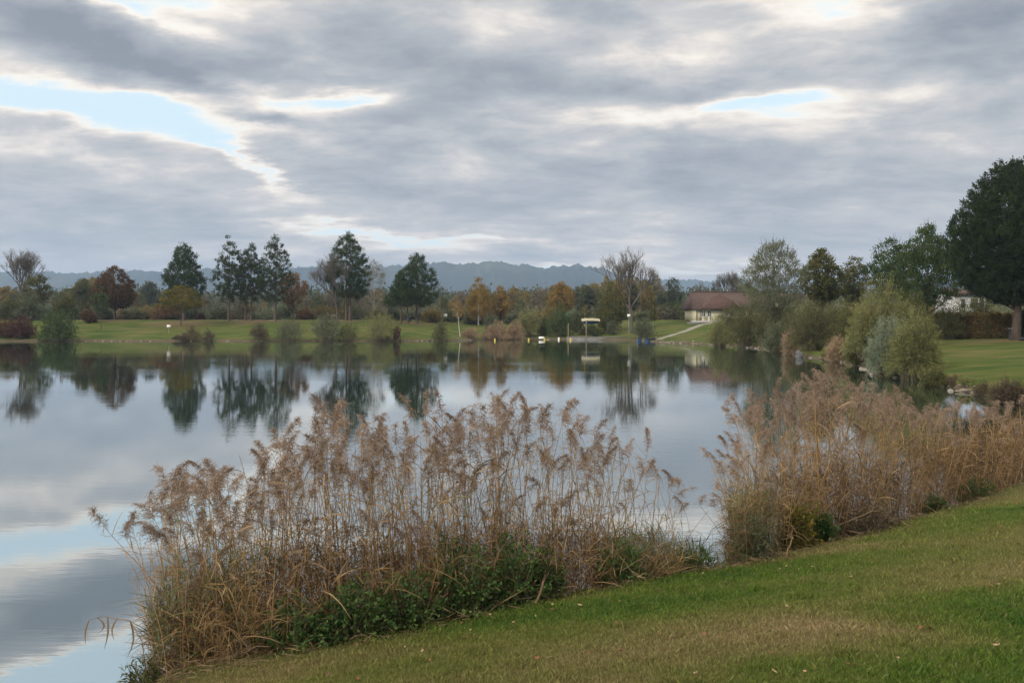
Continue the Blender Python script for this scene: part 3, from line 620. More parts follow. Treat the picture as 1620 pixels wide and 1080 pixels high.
# hedges
def hedge(x0,y0,x1,y1,h,dp,lm,label,group=None):
    ln=math.hypot(x1-x0,y1-y0); t=thing('hedge',(x0,y0,gz((x0+x1)/2,(y0+y1)/2)-.2),label,'hedge',group,math.atan2(y1-y0,x1-x0))
    n=int(ln*dp*h*560); u=rng.random((n,3)); 
    sh=rng.random(n)<.75
    u[:,1]=np.where(sh,np.abs(rng.normal(size=n))*.08*np.where(rng.random(n)<.8,1,-1)%1,u[:,1])
    P=u*np.array([ln,dp,h]); P[:,2]*=1+.05*np.sin(P[:,0]*3)+.04*np.sin(P[:,0]*7.1); P+=rng.normal(size=P.shape)*.05
    V,Fc=leaves(P,rv(n),.20*rng.uniform(.7,1.4,n),.13); link('foliage',mesh_data('foliage',V,[Fc]),lm,t)
    b=MB()
    for k in range(int(ln/.6)): b.tube([(k*.6+.3,dp/2,-.1),(k*.6+.3+rng.normal()*.1,dp/2,h*.8)],[.03,.015],4)
    b.build('stem',M['bark'],t); return t
lmk('hedge_rust',[(.06,.08,.018),(.14,.105,.03),(.25,.12,.045)],scale=.9)
xa,ya,_=at(1478,84); xb,yb,_=at(1600,76); hedge(xa,ya,xb,yb,2.7,1.3,LM['hedge_rust'],'tall clipped hedge turning rusty behind the right lawn')
xa,ya,_=at(1606,77); xb,yb,_=at(1720,72); hedge(xa,ya,xb,yb,2.7,1.3,LM['green_leaves'],'green clipped hedge to the right of the big pine trunk')
xa,ya,_=at(1290,100); xb,yb,_=at(1345,94); hedge(xa,ya,xb,yb,2.6,1.3,LM['maroon_leaves'],'dark red hedge seen between the bushes of the right bank')

# ------------------------------------------------------------------ house
M['cream']=solid('cream_render',(.50,.46,.32),(.58,.54,.38),1.5,.9,.05)
M['tiles']=solid('roof_tiles',(.045,.028,.024),(.078,.048,.040),2.5,.85,.2)
M['white']=solid('white_paint',(.7,.7,.68),(.78,.78,.76),4,.5)
M['glass']=solid('window_glass',(.03,.035,.045),(.05,.055,.065),1,.08)
M['plinth']=solid('grey_plinth',(.35,.35,.34),(.45,.45,.44),2,.9)
M['wood']=solid('weathered_wood',(.16,.12,.08),(.26,.21,.15),3,.85,.2)
M['concrete']=solid('concrete',(.09,.09,.085),(.17,.165,.155),1.5,.9,.2)
M['steel']=solid('grey_steel',(.35,.36,.37),(.42,.43,.44),4,.45,metal=.7)
M['dark']=solid('dark_rubber',(.02,.02,.022),(.035,.035,.04),6,.6)
M['blue']=solid('blue_plastic',(.02,.06,.15),(.035,.085,.19),4,.45)
M['yellow']=solid('yellow_plastic',(.42,.32,.04),(.5,.40,.06),4,.4)
M['awn']=solid('cream_yellow_canvas',(.30,.275,.19),(.37,.34,.24),3,.8)
M['stone']=solid('grey_stone',(.11,.10,.085),(.26,.24,.21),2.5,.9,.4)
M['darkstone2']=solid('boulder_grey',(.06,.065,.07),(.11,.115,.12),2.5,.9,.3)
M['darkstone']=solid('brown_stone',(.10,.085,.06),(.25,.22,.17),2.5,.9,.4)
D=139.; hx=(1101-810)/F*D; hz=gz(hx+3,D)-.1; U=D/F   # U: metres per photo pixel at the house
Wd=13.5; dep=9.0
hs=thing('house',(hx,D,hz),'cream single-storey house with a brown hipped roof beyond the right bank','house')
eave=toppx(487.5,D)-hz; ridge=toppx(461.5,D+3)-hz
wins=[(1.05,.62),(2.05,.62),(5.1,.62),(6.1,.62)]
b=MB(); zs0,zs1=eave-1.5,eave-.45
# front wall pieces between the openings
xs=[0.0]
for x,wd in wins:
    b.box((xs[-1],0,0),(x,.3,eave)); b.box((x,0,0),(x+wd,.3,zs0)); b.box((x,0,zs1),(x+wd,.3,eave)); xs.append(x+wd)
b.box((xs[-1],0,0),(7.6,.3,eave)); b.box((8.7,0,0),(Wd,.3,eave)); b.box((7.6,0,2.15),(8.7,.3,eave))
b.box((0,.3,0),(.3,dep,eave)); b.box((Wd-.3,.3,0),(Wd,dep,eave)); b.box((.3,dep-.3,0),(Wd-.3,dep,eave))
b.build('wall',M['cream'],hs)
MB().box((-.06,-.06,-.5),(Wd+.06,dep+.06,.22)).build('plinth',M['plinth'],hs)
MB().box((-1.6,-1.1,-.55),(3.4,-.07,.06)).build('terrace',M['concrete'],hs)
def quadslab(b,pts,th):
    P=np.array(pts,float); n=len(P); nn=nrm(np.cross(P[1]-P[0],P[2]-P[0])); 
    if nn[2]<0: nn=-nn
    Q=np.concatenate([P,P-nn*th]); f=[np.arange(n)[None],np.arange(n,2*n)[::-1][None],np.array([[i,i+n,(i+1)%n+n,(i+1)%n] for i in range(n)])]
    b.add(Q,f)
o_=.55; b=MB(); mid=dep/2
quadslab(b,[(-o_,-o_,eave-.1),(Wd+o_,-o_,eave-.1),(Wd-1.5,mid,ridge),(.15,mid,ridge)],.16)
quadslab(b,[(-o_,dep+o_,eave-.1),(Wd+o_,dep+o_,eave-.1),(Wd-1.5,mid,ridge),(.15,mid,ridge)][::-1],.16)
quadslab(b,[(-o_,-o_,eave-.1),(.15,mid,ridge),(-o_,dep+o_,eave-.1)],.16)
quadslab(b,[(Wd+o_,-o_,eave-.1),(Wd-1.5,mid,ridge),(Wd+o_,dep+o_,eave-.1)],.16)
rf=b.build('roof',M['tiles'],hs)
# hipped front gable riding on the roof
b=MB(); gx0,gx1,gp=.9,8.0,4.45; gy=-o_-.35; gz0=eave-.12; gt=ridge-.35
quadslab(b,[(gx0,gy,gz0),(gp,gy+1.9,gt),(gp,mid,gt),(gx0,.9,gz0+.9)],.12)
quadslab(b,[(gx1,gy,gz0),(gp,gy+1.9,gt),(gp,mid,gt),(gx1,.9,gz0+.9)],.12)
quadslab(b,[(gx0,gy,gz0),(gx1,gy,gz0),(gp,gy+1.9,gt)],.12)
b.build('front_gable',solid('gable_tiles',(.048,.027,.022),(.082,.045,.036),2.5,.85,.2),rf)
b=MB(); b.tube([(.15,mid,ridge+.03),(Wd-1.5,mid,ridge+.03)],[.1,.1],6); b.build('ridge_tiles',M['tiles'],rf)
MB().tube([(-o_,-o_-.06,eave-.2),(Wd+o_,-o_-.06,eave-.2)],[.07,.07],6).build('gutter',M['bark'],hs)
MB().tube([(.1,-.09,eave-.2),(.1,-.09,.25)],[.05,.05],6).build('downpipe',M['bark'],hs)
for x,wd in wins:
    fr=MB(); t_=.06
    fr.box((x,-.03,zs0),(x+t_,.2,zs1)).box((x+wd-t_,-.03,zs0),(x+wd,.2,zs1)).box((x+t_,-.03,zs0),(x+wd-t_,.2,zs0+t_)).box((x+t_,-.03,zs1-t_),(x+wd-t_,.2,zs1))
    fr.box((x+wd/2-.03,-.02,zs0+t_),(x+wd/2+.03,.19,zs1-t_))
    wo=fr.build('window',M['white'],hs)
    MB().box((x+t_,.08,zs0+t_),(x+wd-t_,.1,zs1-t_)).build('pane',M['glass'],wo)
    MB().box((x-.1,-.12,zs0-.08),(x+wd+.1,-.001,zs0-.002)).build('sill',M['white'],wo)
dr=MB().box((7.6,.05,.22),(8.7,.12,2.15)).build('door',M['white'],hs); MB().box((7.75,.02,1.1),(8.55,.048,2.0)).build('pane',M['glass'],dr)
# small cream house with a red roof, glimpsed right of the willow
x,y,z=at(1237,150); h2=thing('house',(x,y,z),'small cream house with a dark red roof glimpsed right of the tall willow','house')
MB().box((0,0,-.3),(4.2,5,toppx(479,150)-z)).build('wall',M['cream'],h2)
b=MB(); e=toppx(479.5,150)-z
quadslab(b,[(-.2,-.5,e+.02),(5.2,-.5,e+.02),(5.2,2.5,e+1.9),(-.2,2.5,e+1.9)],.12); quadslab(b,[(-.2,5.5,e+.02),(5.2,5.5,e+.02),(5.2,2.5,e+1.9),(-.2,2.5,e+1.9)],.12); b.build('roof',M['tiles'],h2)
for xx in (.7,2.4):
    wo=MB().box((xx,-.03,e-1.3),(xx+.8,-.002,e-.4)).build('window',M['white'],h2); MB().box((xx+.08,-.05,e-1.22),(xx+.72,-.032,e-.48)).build('pane',M['glass'],wo)
# white building behind the hedge
x,y,z=at(1512,112); h3=thing('house',(x,y,z),'white house front glimpsed over the hedge left of the big pine trunk','house')
e=toppx(464,112)-z
MB().box((.3,0,-.3),(4.2,6,e)).build('wall',M['plinth'],h3)
b=MB(); quadslab(b,[(-.5,-.5,e-.05),(4.7,-.5,e-.05),(4.7,3,e+.8),(-.2,3,e+.8)],.15); quadslab(b,[(-.2,6.5,e-.05),(4.7,6.5,e-.05),(4.7,3,e+.8),(-.2,3,e+.8)],.15); b.build('roof',M['tiles'],h3)
for xx in (.6,2.0,3.3):
    wo=MB().box((xx,-.03,e-2.1),(xx+.7,-.002,e-.7)).build('window',M['plinth'],h3); MB().box((xx+.08,-.05,e-2.0),(xx+.62,-.032,e-.8)).build('pane',M['glass'],wo)
S('shrub',1538,95,458,44,LM['green_leaves'],'green bush in front of the white house behind the hedge',n=70,per=22,L=.2,Wd=.1)
S('willow_bush',1553,90,452,44,LM['olive_leaves'],'olive bush hiding the right half of the white house',n=150,per=26,L=.2,Wd=.09)
S('willow_bush',1522,92,460,30,LM['olive_gold_leaves'],'golden bush hiding the left corner of the white house',n=80,per=24,L=.2,Wd=.09)
S('shrub',1470,86,473,16,LM['orange_leaves'],'small orange-red bush just left of the rusty hedge',n=60,L=.18,Wd=.1)

# ------------------------------------------------------------------ small things of the far shore
def post_sign(px,D,py,wpx,hpx,label,lean=0):
    x,y,z=at(px,D); t=thing('sign',(x,y,z),label,'sign'); u=D/F; h=toppx(py,D)-z; a=wpx*u/2; c=hpx*u/2
    MB().tube([(0,.03,-.2),(0,.03,h+c*.6)],[.035,.035],6).build('post',M['steel'],t)
    MB().box((-a,-.03,h-c),(a,-.002,h+c)).build('panel',M['white'],t)
post_sign(267,127,516,6,4,'small white rectangular sign on a post on the far left lawn')
post_sign(995,131,499,5,4,'small white sign at the foot of the great bare tree')
x,y,z=at(700.5,150); t=thing('basketball_hoop',(x,y,z),'tall pole carrying a small white backboard on the far lawn','pole'); u=150/F
MB().tube([(0,0,-.2),(0,0,toppx(487,150)-z)],[.09,.07],8).build('pole',M['wood'],t)
hh=toppx(499,150)-z
bb=MB().box((.22,-.3,hh-.28),(.85,-.25,hh+.28)).build('backboard',M['white'],t)
MB().box((.06,-.248,hh-.05),(.5,-.2,hh+.05)).build('bracket',M['steel'],t)
th=np.linspace(0,2*PI,13); MB().tube(np.stack([.53+.2*np.cos(th),-.52+.2*np.sin(th),th*0+hh-.2],-1),[.015]*13,4).build('ring',M['steel'],t)
x,y,z=at(648,149); t=thing('litter_bin',(x,y,z),'blue litter bin under the rightmost pine of the far lawn','bin')
MB().tube([(0,0,0),(0,0,.85)],[.24,.28],12).build('body',M['blue'],t); MB().tube([(0,0,.86),(0,0,.93),(0,0,1.0)],[.31,.29,.05],12).build('lid',M['dark'],t)
# picnic bench and low rail
def bench(px,D,label,rz=0):
    x,y,z=at(px,D); t=thing('park_bench',(x,y,z),label,'bench',rz=rz)
    MB().box((-.9,-.2,.42),(.9,.2,.47)).build('seat',M['wood'],t); MB().box((-.9,.2,.6),(.9,.24,.9)).build('backrest',M['wood'],t)
    for s in (-.7,.7): MB().box((s-.04,-.16,-.05),(s+.04,.24,.418)).build('leg',M['concrete'],t)
bench(530,147,'pale wooden bench at the foot of the leafless forked tree')
x,y,z=at(450,141); t=thing('low_rail',(x,y,z),'long low wooden rail on the far lawn under the peach-orange tree','rail')
b=MB().box((-3.2,-.04,.42),(3.2,.04,.5)); b.build('rail',M['wood'],t)
for s in (-3,-1,1,3): MB().tube([(s,.09,-.35),(s,.09,.52)],[.05,.05],6).build('post',M['wood'],t)
# awning with blue cloths under it
x,y,z=at(934,134.5); t=thing('awning',(x,y,z),'cream-yellow fabric awning with blue cloth beneath it above the concrete landing','awning'); u=134.5/F
zt=toppx(504,134.5)-z; a=14.5*u
n=9; q=np.linspace(-1,1,n); P=[]
b=MB(); rows=[]
for yy,zz in ((-.9,-.42),(-.75,-.05),(0,.1),(.75,-.05),(.9,-.42)):
    rows.append(np.stack([q*a,np.full(n,yy),zt+zz*.8-.12*np.abs(q)**4+.02*np.sin(q*9)],-1))
R_=np.array(rows); Rl=R_-np.array([0,0,.03]); ii=np.arange(5*n).reshape(5,n)
q1=np.stack([ii[:-1,:-1],ii[:-1,1:],ii[1:,1:],ii[1:,:-1]],-1).reshape(-1,4)
b.add(np.concatenate([R_.reshape(-1,3),Rl.reshape(-1,3)]),[q1,q1[:,::-1]+5*n]); b.build('canopy',M['awn'],t,True)
MB().box((-a*.75,-.5,zt-.82),(a*.8,.5,zt-.46)).build('blue_cover',M['blue'],t)
for sx in (-1,1):
    for sy in (-.7,.7): MB().tube([(sx*a*.9,sy,-.3),(sx*a*.9,sy,zt-.12)],[.04,.04],6).build('post',M['bark'],t)
x,y,z=at(927.5,131.8); t=thing('mooring_post',(x,y,z-.5),'slim tan post rising from the concrete landing in front of the awning','post')
MB().tube([(0,0,0),(0,0,toppx(509,131.8)-z+.5)],[.09,.08],8).build('shaft',M['wood'],t); MB().tube([(0,0,toppx(509,131.8)-z+.5),(0,0,toppx(509,131.8)-z+.56)],[.11,.03],8).build('cap',M['steel'],t)
x,y,z=at(899,131.9); t=thing('mooring_post',(x,y,z-.5),'short tan post at the left end of the concrete landing','post')
MB().tube([(0,0,0),(0,0,toppx(513,131.9)-z+.5)],[.1,.09],8).build('shaft',M['wood'],t); MB().tube([(0,0,toppx(513,131.9)-z+.5),(0,0,toppx(513,131.9)-z+.56)],[.12,.03],8).build('cap',M['steel'],t)
# concrete landing following the shore
x0=(897-810)/F*130.2; x1=(1004-810)/F*126.5
t=thing('landing_wall',(x0,130.0,0),'grey concrete landing wall at the water below the yellow awning','wall',rz=math.atan2(126.0-130.0,x1-x0))
Ln=math.hypot(x1-x0,4.0); MB().box((0,-.25,-.6),(Ln,.35,.42)).build('wall',M['concrete'],t); MB().box((-.05,-.32,.422),(Ln+.05,1.0,.50)).build('deck',M['concrete'],t)
# white float and blue pontoon
def water_at(px,D): return ((px-810)/F*D,D,0.0)
t=thing('swim_platform',water_at(856.5,128.5),'small white floating platform in front of the olive bush','float')
MB().box((-.42,-.4,.18),(.42,.4,.5)).build('deck',M['white'],t)
for s in (-.28,.28): MB().tube([(s,-.42,.05),(s,.42,.05)],[.14,.14],10).build('float',M['dark'],t)
t=thing('stone_block',water_at(866,129.0),'pale flat stone right beside the white floating platform','stone')
def rockmesh(sx,sy,sz,seed):
    r=np.random.default_rng(seed); import bmesh
    bm=bmesh.new(); bmesh.ops.create_icosphere(bm,subdivisions=3,radius=1)
    P=np.array([v.co[:] for v in bm.verts]); k=r.normal(size=(9,3)); k=nrm(k); d=r.uniform(.55,.95,9)
    for i in range(9):
        e=P@k[i]-d[i]; P=P-np.maximum(e,0)[:,None]*k[i]*.9
    P=P*(1+.04*r.normal(size=(len(P),1)))*np.array([sx,sy,sz])
    for v,p_ in zip(bm.verts,P): v.co=p_
    me=bpy.data.meshes.new('stone'); bm.to_mesh(me); bm.free(); return me
link('stone',rockmesh(.35,.3,.16,2),M['stone'],t)
t=thing('pontoon',water_at(1022,118.6),'blue floating pontoon of barrels below the rounded dark grey bush','pontoon')
MB().box((-1.45,-.55,.42),(1.45,.55,.5)).build('deck',M['dark'],t)
for s in (-1.05,0.15,1.0):
    MB().tube([(s-.36,-.1,.2),(s-.3,-.1,.2),(s+.3,-.1,.2),(s+.36,-.1,.2)],[.12,.3,.3,.12],12).build('barrel',M['blue'],t,True)
MB().tube([(-1.4,-.5,.1),(-1.4,-.5,.9)],[.03,.03],6).build('rail_post',M['steel'],t); MB().tube([(1.4,-.5,.1),(1.4,-.5,.8)],[.03,.03],6).build('rail_post',M['steel'],t)
lab=['yellow buoy on the water below the broad tan reed clump','yellow buoy on the water left of the white float','yellow buoy on the water just right of the white float','yellow buoy on the water at the left end of the concrete landing','white buoy under the dark green overhanging bush']
for k,(px,D,mt) in enumerate([(783,121,'yellow'),(836.5,124,'yellow'),(861.5,125,'yellow'),(902.5,124,'yellow'),(884,129.5,'white')]):
    t=thing('buoy',water_at(px,D),lab[k],'buoy','swimming-area buoys')
    q=np.linspace(-PI/2,PI/2,9); MB().tube(np.stack([q*0,q*0,.12+.24*np.sin(q)],-1),.14*np.cos(q)+.005,12).build('float',M[mt],t,True)
    MB().tube([(0,0,.34),(0,0,.47)],[.03,.03],6).build('handle',M['steel'],t)
# strip of bank stones
mats=[M['stone'],M['darkstone'],M['stone']]
rocks=[rockmesh(1,.8,.6,k) for k in range(6)]
for k,me in enumerate(rocks): me.materials.append(mats[k%3])
def stones(n,pxa,pxb,where,lo,hi,name):
    lab_={'r':'pale stones lining the water of the right bank below the house'}
    c=0;tries=0
    while c<n and tries<9000:
        tries+=1; i=rng.integers(0,len(SH)-1); q=rng.random(); p=SH[i]*(1-q)+SH[i+1]*q
        if p[1]<32: continue
        px=810+p[0]/p[1]*F
        if not(pxa<px<pxb): continue
        D=p[1]; x=p[0]+rng.normal()*.25;y=p[1]+rng.normal()*.25; s=rng.uniform(lo,hi)
        g_=gz(x,y); 
        if g_<-.15 or g_>.4: continue
        o=link('bank_stone',rocks[int(rng.integers(0,6))],None,None); o.location=(x,y,max(g_,0)+s*.15); o.scale=(s,s,s*rng.uniform(.6,1)); o.rotation_euler=(rng.uniform(-.3,.3),rng.uniform(-.3,.3),rng.uniform(0,6))
        tag(o,name,'stone',name+' group'); c+=1
stones(60,1045,1205,'r',.08,.24,'one of the scattered stones lining the water below the house')
stones(36,1205,1400,'r',.07,.22,'one of the pale stones at the water between the willow bushes of the right bank')
stones(16,1400,1600,'r',.08,.2,'one of the dark stones at the foot of the eroded right bank')
stones(40,80,520,'l',.10,.2,'one of the small stones along the far left waterline')
stones(24,640,760,'l',.10,.22,'one of the small stones along the waterline below the rightmost pine')
o=link('boulder',rockmesh(.42,.36,.40,11),M['darkstone2']); o.location=water_at(1265,68.0); o.location[2]=.25; tag(o,'large rounded grey boulder in the water beside the tan reed clump','boulder')
# driftwood and bank roots
dw=MB(); dw.tube([(-.9,0,.06),(-.3,.03,.10),(.4,-.02,.09),(1.0,.05,.16)],[.03,.045,.04,.02],7); dw.tube([(.2,0,.1),(.45,-.25,.2)],[.035,.012],5)
o=dw.build('driftwood',solid('bleached_wood',(.15,.125,.095),(.24,.20,.16),3,.85),None,True); o.location=water_at(1543,35.2); tag(o,'bleached log lying at the water below the eroded right bank','log')
# bicycle against the big pine
x,y,z=at(1604,70); x-=.0
t=thing('bicycle',(x-.62,y-.42,z),'dark bicycle leaning against the trunk of the huge pine','bicycle',rz=1.15)
def ring(cx,cz,r,rr,n=20):
    th=np.linspace(0,2*PI,n+1); return np.stack([cx+r*np.cos(th),th*0,cz+r*np.sin(th)],-1),[rr]*(n+1)
for cx in (-.52,.52):
    P,R=ring(cx,.34,.32,.022); wh=MB().tube(P,R,5).build('wheel',M['dark'],t)
    b=MB(); 
    for k in range(8): b.tube([(cx,0,.34),(cx+.31*math.cos(k*PI/4),0,.34+.31*math.sin(k*PI/4))],[.003,.003],3)
    b.build('spoke',M['steel'],wh)
b=MB()
for p_,q_ in [((-.52,0,.34),(-.1,0,.3)),((-.1,0,.3),(-.22,0,.82)),((-.52,0,.34),(-.2,0,.76)),((-.2,0,.76),(.34,0,.82)),((-.1,0,.3),(.36,0,.74)),((.33,0,.95),(.52,0,.34))]: b.tube([p_,q_],[.018,.018],6)
b.build('frame',M['dark'],t); b=MB(); b.tube([(.33,0,.95),(.35,0,1.02)],[.015,.015],6); b.tube([(.28,-.27,1.02),(.37,-.1,1.03),(.37,.1,1.03),(.28,.27,1.02)],[.014]*4,6); b.build('handlebar',M['steel'],t)
MB().tube([(-.36,0,.86),(-.2,0,.88),(-.06,0,.86)],[.07,.05,.02],8).build('saddle',M['dark'],t)
x,y,z=at(1617,68); t=thing('bag',(x,y,z),'dark bag lying on the ground right of the huge pine','bag')
q=np.linspace(0,1,7); MB().tube(np.stack([-.3+q*.6,q*0,.15+0*q],-1),[.04,.13,.16,.16,.15,.12,.04],8).build('body',M['dark'],t,True); MB().tube([(-.15,0,.3),(-.05,0,.42),(.08,0,.42),(.16,0,.3)],[.015]*4,5).build('handle',M['dark'],t)

# ------------------------------------------------------------------ reeds
def reed_variant(seed,plume=True,leafn=8,lean=.12,bend=1):
    """a reed 1.0 unit-high stalk at 2.2 m; returns stalk, leaf, plume arrays"""
    r=np.random.default_rng(seed); H=2.2
    a=r.uniform(0,2*PI); k=7; q=np.linspace(0,1,k); off=lean*r.uniform(.3,1.6)*q**1.8
    P=np.stack([off*math.cos(a),off*math.sin(a),q*H*(.86 if plume else .95)],-1); P[1:-1,:2]+=r.normal(size=(k-2,2))*.008
    P[0,2]=-.1
    R=np.linspace(.0050,.0026,k)
    SV,SF=tubes(P[None],R[None],3)
    n=leafn; h=np.sort(r.uniform(.18,.97,n)); B=np.stack([np.interp(h,q,P[:,i]) for i in range(3)],-1)
    th=r.uniform(0,2*PI,n); hd=np.stack([np.cos(th),np.sin(th),0*th],-1); L=r.uniform(.16,.40,n)*(1.15-.4*h)
    up=r.uniform(-.2,1.4,n); qq=np.linspace(0,1,5)
    LP=B[:,None]+hd[:,None]*(L[:,None]*np.sin(qq*1.2)/.93*.85)[...,None]
    LP[...,2]+=L[:,None]*(up[:,None]*qq-1.15*(r.uniform(.15,.9,n)[:,None])*qq**2)
    LW=np.array([.5,1,.85,.5,.05])[None]*r.uniform(.008,.015,n)[:,None]
    Sd=nrm(np.cross(hd,np.array([0,0,1.]))+r.normal(size=(n,3))*.45)
    LV,LF=strips(LP,LW,Sd)
    out=[(SV,SF[0]),(LV,LF)]
    if plume:
        top=P[-1]; pa=r.uniform(0,2*PI); pd=np.array([math.cos(pa),math.sin(pa),0]); pl=r.uniform(.26,.42); kk=8; u=np.linspace(0,1,kk); droop=r.uniform(.15,.65)
        AX=top+np.stack([pd*(pl*droop*v**2) for v in u])+np.stack([np.array([0,0,pl*(v-.35*droop*v*v)]) for v in u])
        AV,AF=tubes(AX[None],np.linspace(.0018,.0006,kk)[None],3)
        m_=int(r.uniform(55,125)); s=r.random(m_)**.8; C=np.stack([np.interp(s,u,AX[:,i]) for i in range(3)],-1)
        fat=r.uniform(.6,1.5)
        tl=.135*fat*(1-.62*s)*r.uniform(.5,1.1,m_); d0=nrm(r.normal(size=(m_,3))*.75+np.array([0,0,.75])+pd*.55)
        x3=np.linspace(0,1,3)
        BP=C[:,None]+d0[:,None]*(tl[:,None]*x3)[...,None]; BP[...,2]-=tl[:,None]*.45*x3**2
        BV,BF=strips(BP,np.array([.0035,.0065,.002])[None]*np.ones((m_,1)),nrm(r.normal(size=(m_,3))))
        # spikelets hung along the branchlets
        e=BP[:,1:].reshape(-1,3); e=np.concatenate([e,(BP[:,1]+BP[:,2])/2,(BP[:,0]+BP[:,1]*2)/3]); e=e+r.normal(size=e.shape)*.008
        EV,EF=leaves(e,nrm(r.normal(size=e.shape)*.6+np.array([0,0,-.4])+pd*.3),.026*r.uniform(.6,1.2,len(e)),.0062)
        V=np.concatenate([AV,BV,EV]); Fq=np.concatenate([AF[0],BF+len(AV),EF+len(AV)+len(BV)]); out.append((V,Fq))
    return out
variants=[reed_variant(100+i,True,8+i%4,lean=.22) for i in range(14)]
plain=[reed_variant(300+i,False,9,lean=.25) for i in range(6)]
vm=[]
for v in variants:
    ms=[mesh_data('stalk',*[v[0][0],[v[0][1]]]),mesh_data('leaves',v[1][0],[v[1][1]]),mesh_data('plume',v[2][0],[v[2][1]])]
    ms[0].materials.append(LM['reed_stalk']); ms[1].materials.append(LM['dry_reed']); ms[2].materials.append(LM['plume']); vm.append(ms)
def greenleaf(ms):
    c=ms[1].copy(); c.materials.clear(); c.materials.append(LM['green_reed_leaf']); return [ms[0],c,ms[2]]
vmg=[greenleaf(m_) for m_ in vm]
# outline of the two beds: photo column -> row of the plume tips; and shoreline distance
bedL=[(200,850),(215,815),(250,800),(290,745),(330,735),(370,712),(410,720),(450,660),(500,632),(560,640),(640,640),(700,630),(740,640),(800,622),(830,618),(860,632),(900,645),(930,640),(950,668),(1000,692),(1040,705),(1060,745),(1090,735),(1110,790),(1125,850),(1145,880)]
bedR=[(1140,740),(1155,700),(1175,690),(1195,630),(1240,612),(1265,625),(1290,590),(1330,598),(1380,608),(1420,628),(1450,645),(1500,635),(1560,632),(1620,622),(1720,625)]
def shore_point(pxv):
    """where the near shoreline crosses the sight line of a photo column"""
    k=(pxv-810)/F
    P=SH[2:9]
    for i in range(len(P)-1):
        a,b=P[i],P[i+1]; fa=a[0]-k*a[1]; fb=b[0]-k*b[1]
        if fa*fb<=0: q=fa/(fa-fb); return a*(1-q)+b*q
    return P[-1]
cum=np.concatenate([[0],np.cumsum(np.hypot(*np.diff(SH[2:9],axis=0).T))])
def bed_positions(n,prof,pmin,pmax,smin,smax,dens=None):
    out=[]
    while len(out)<n:
        px=rng.uniform(pmin-25,pmax+25); sp=shore_point(px); 
        s=rng.uniform(smin,smax); x,y=sp[0]-.48*s*-1*-1,sp[1]+.87*s   # out over the water
        pxx=810+x/y*F
        if not(pmin<pxx<pmax): continue
        if dens and rng.random()>np.interp(pxx,[a for a,_ in dens],[b for _,b in dens]): continue
        out.append((x,y,pxx))
    return out
def place_reeds(pos,prof,g1,individual,leanfn,hjit=(.70,1.0)):
    acc={0:[],1:[],2:[],'g':[]}
    for (x,y,px) in pos:
        g=max(gz(x,y),-.1); tp=np.interp(px,[a for a,_ in prof],[b for _,b in prof]); ztop=CZ-(tp-HZ)*y/F
        h=(ztop-g)*rng.uniform(*hjit)*1.0
        if h<.3: continue
        s=h/2.14; lx=leanfn(px); k_=2.2 if rng.random()<.10 and px>330 else 1.0; rx,ry=rng.normal()*.06*k_,rng.normal()*.075*k_+lx; rz=rng.uniform(0,2*PI)
        sxy=.75+.25*s
        yield (x,y,g,sxy,s,rx,ry,rz,px)
def rot(rx,ry,rz):
    cx,sx,cy,sy,cz,sz=math.cos(rx),math.sin(rx),math.cos(ry),math.sin(ry),math.cos(rz),math.sin(rz)
    Rx=np.array([[1,0,0],[0,cx,-sx],[0,sx,cx]]);Ry=np.array([[cy,0,sy],[0,1,0],[-sy,0,cy]]);Rz=np.array([[cz,-sz,0],[sz,cz,0],[0,0,1]]); return Ry@Rx@Rz
def secL(px):
    if px<430: return ('reed with a mauve-brown plume at the drooping left end of the nearer reed bed','plumed reeds at the left end of the nearer bed')
    if px<640: return ('tall reed with a dense mauve plume in the left half of the nearer reed bed','plumed reeds in the left half of the nearer bed')
    if px<940: return ('straight tan reed with a feathery plume in the right half of the nearer reed bed','plumed reeds in the right half of the nearer bed')
    return ('thin plumed reed in the sparse right end of the nearer reed bed','plumed reeds at the right end of the nearer bed')
def secR(px):
    if px<1215: return ('slender plumed reed at the left end of the farther reed bed','plumed reeds at the left end of the farther bed')
    if px<1420: return ('tall rusty-plumed reed in the tallest part of the farther reed bed','plumed reeds in the tallest part of the farther bed')
    return ('short ochre reed in the right part of the farther reed bed','plumed reeds in the right part of the farther bed')
def individuals(pos,prof,sec,lean,hj,gfrac):
    for (x,y,g,sxy,s,rx,ry,rz,px) in place_reeds(pos,prof,None,True,lean,hj):
        lb,gp=sec(px); t=thing('reed',(x,y,g),lb,'reed',gp); k=int(rng.integers(0,14))
        R_=rot(rx,ry,rz)
        from mathutils import Matrix
        t.rotation_euler=Matrix(R_.tolist()).to_euler(); t.scale=(sxy,sxy,s)
        for nm,me in zip(('stalk','leaves','plume'),(vmg if rng.random()<gfrac(px) else vm)[k]): link(nm,me,None,t)
leanL=lambda px: np.interp(px,[200,300,450,900,1150],[-.07,-.08,-.03,.02,.06])
leanR=lambda px: np.interp(px,[1140,1250,1400,1620],[-.05,.0,.06,.10])
densL=[(200,.35),(300,.75),(450,1),(900,.85),(960,.4),(1080,.3),(1130,.25)]
gl_=lambda px: .45 if (px<430 or px>940) else .2
individuals(bed_positions(170,bedL,232,1108,-.15,1.25,densL),bedL,secL,leanL,(.70,1.03),gl_)
individuals(bed_positions(100,bedR,1150,1640,-.1,1.6,[(1140,.6),(1200,1),(1420,.9),(1500,.6),(1640,.6)]),bedR,secR,leanR,(.82,1.02),lambda px:.3)
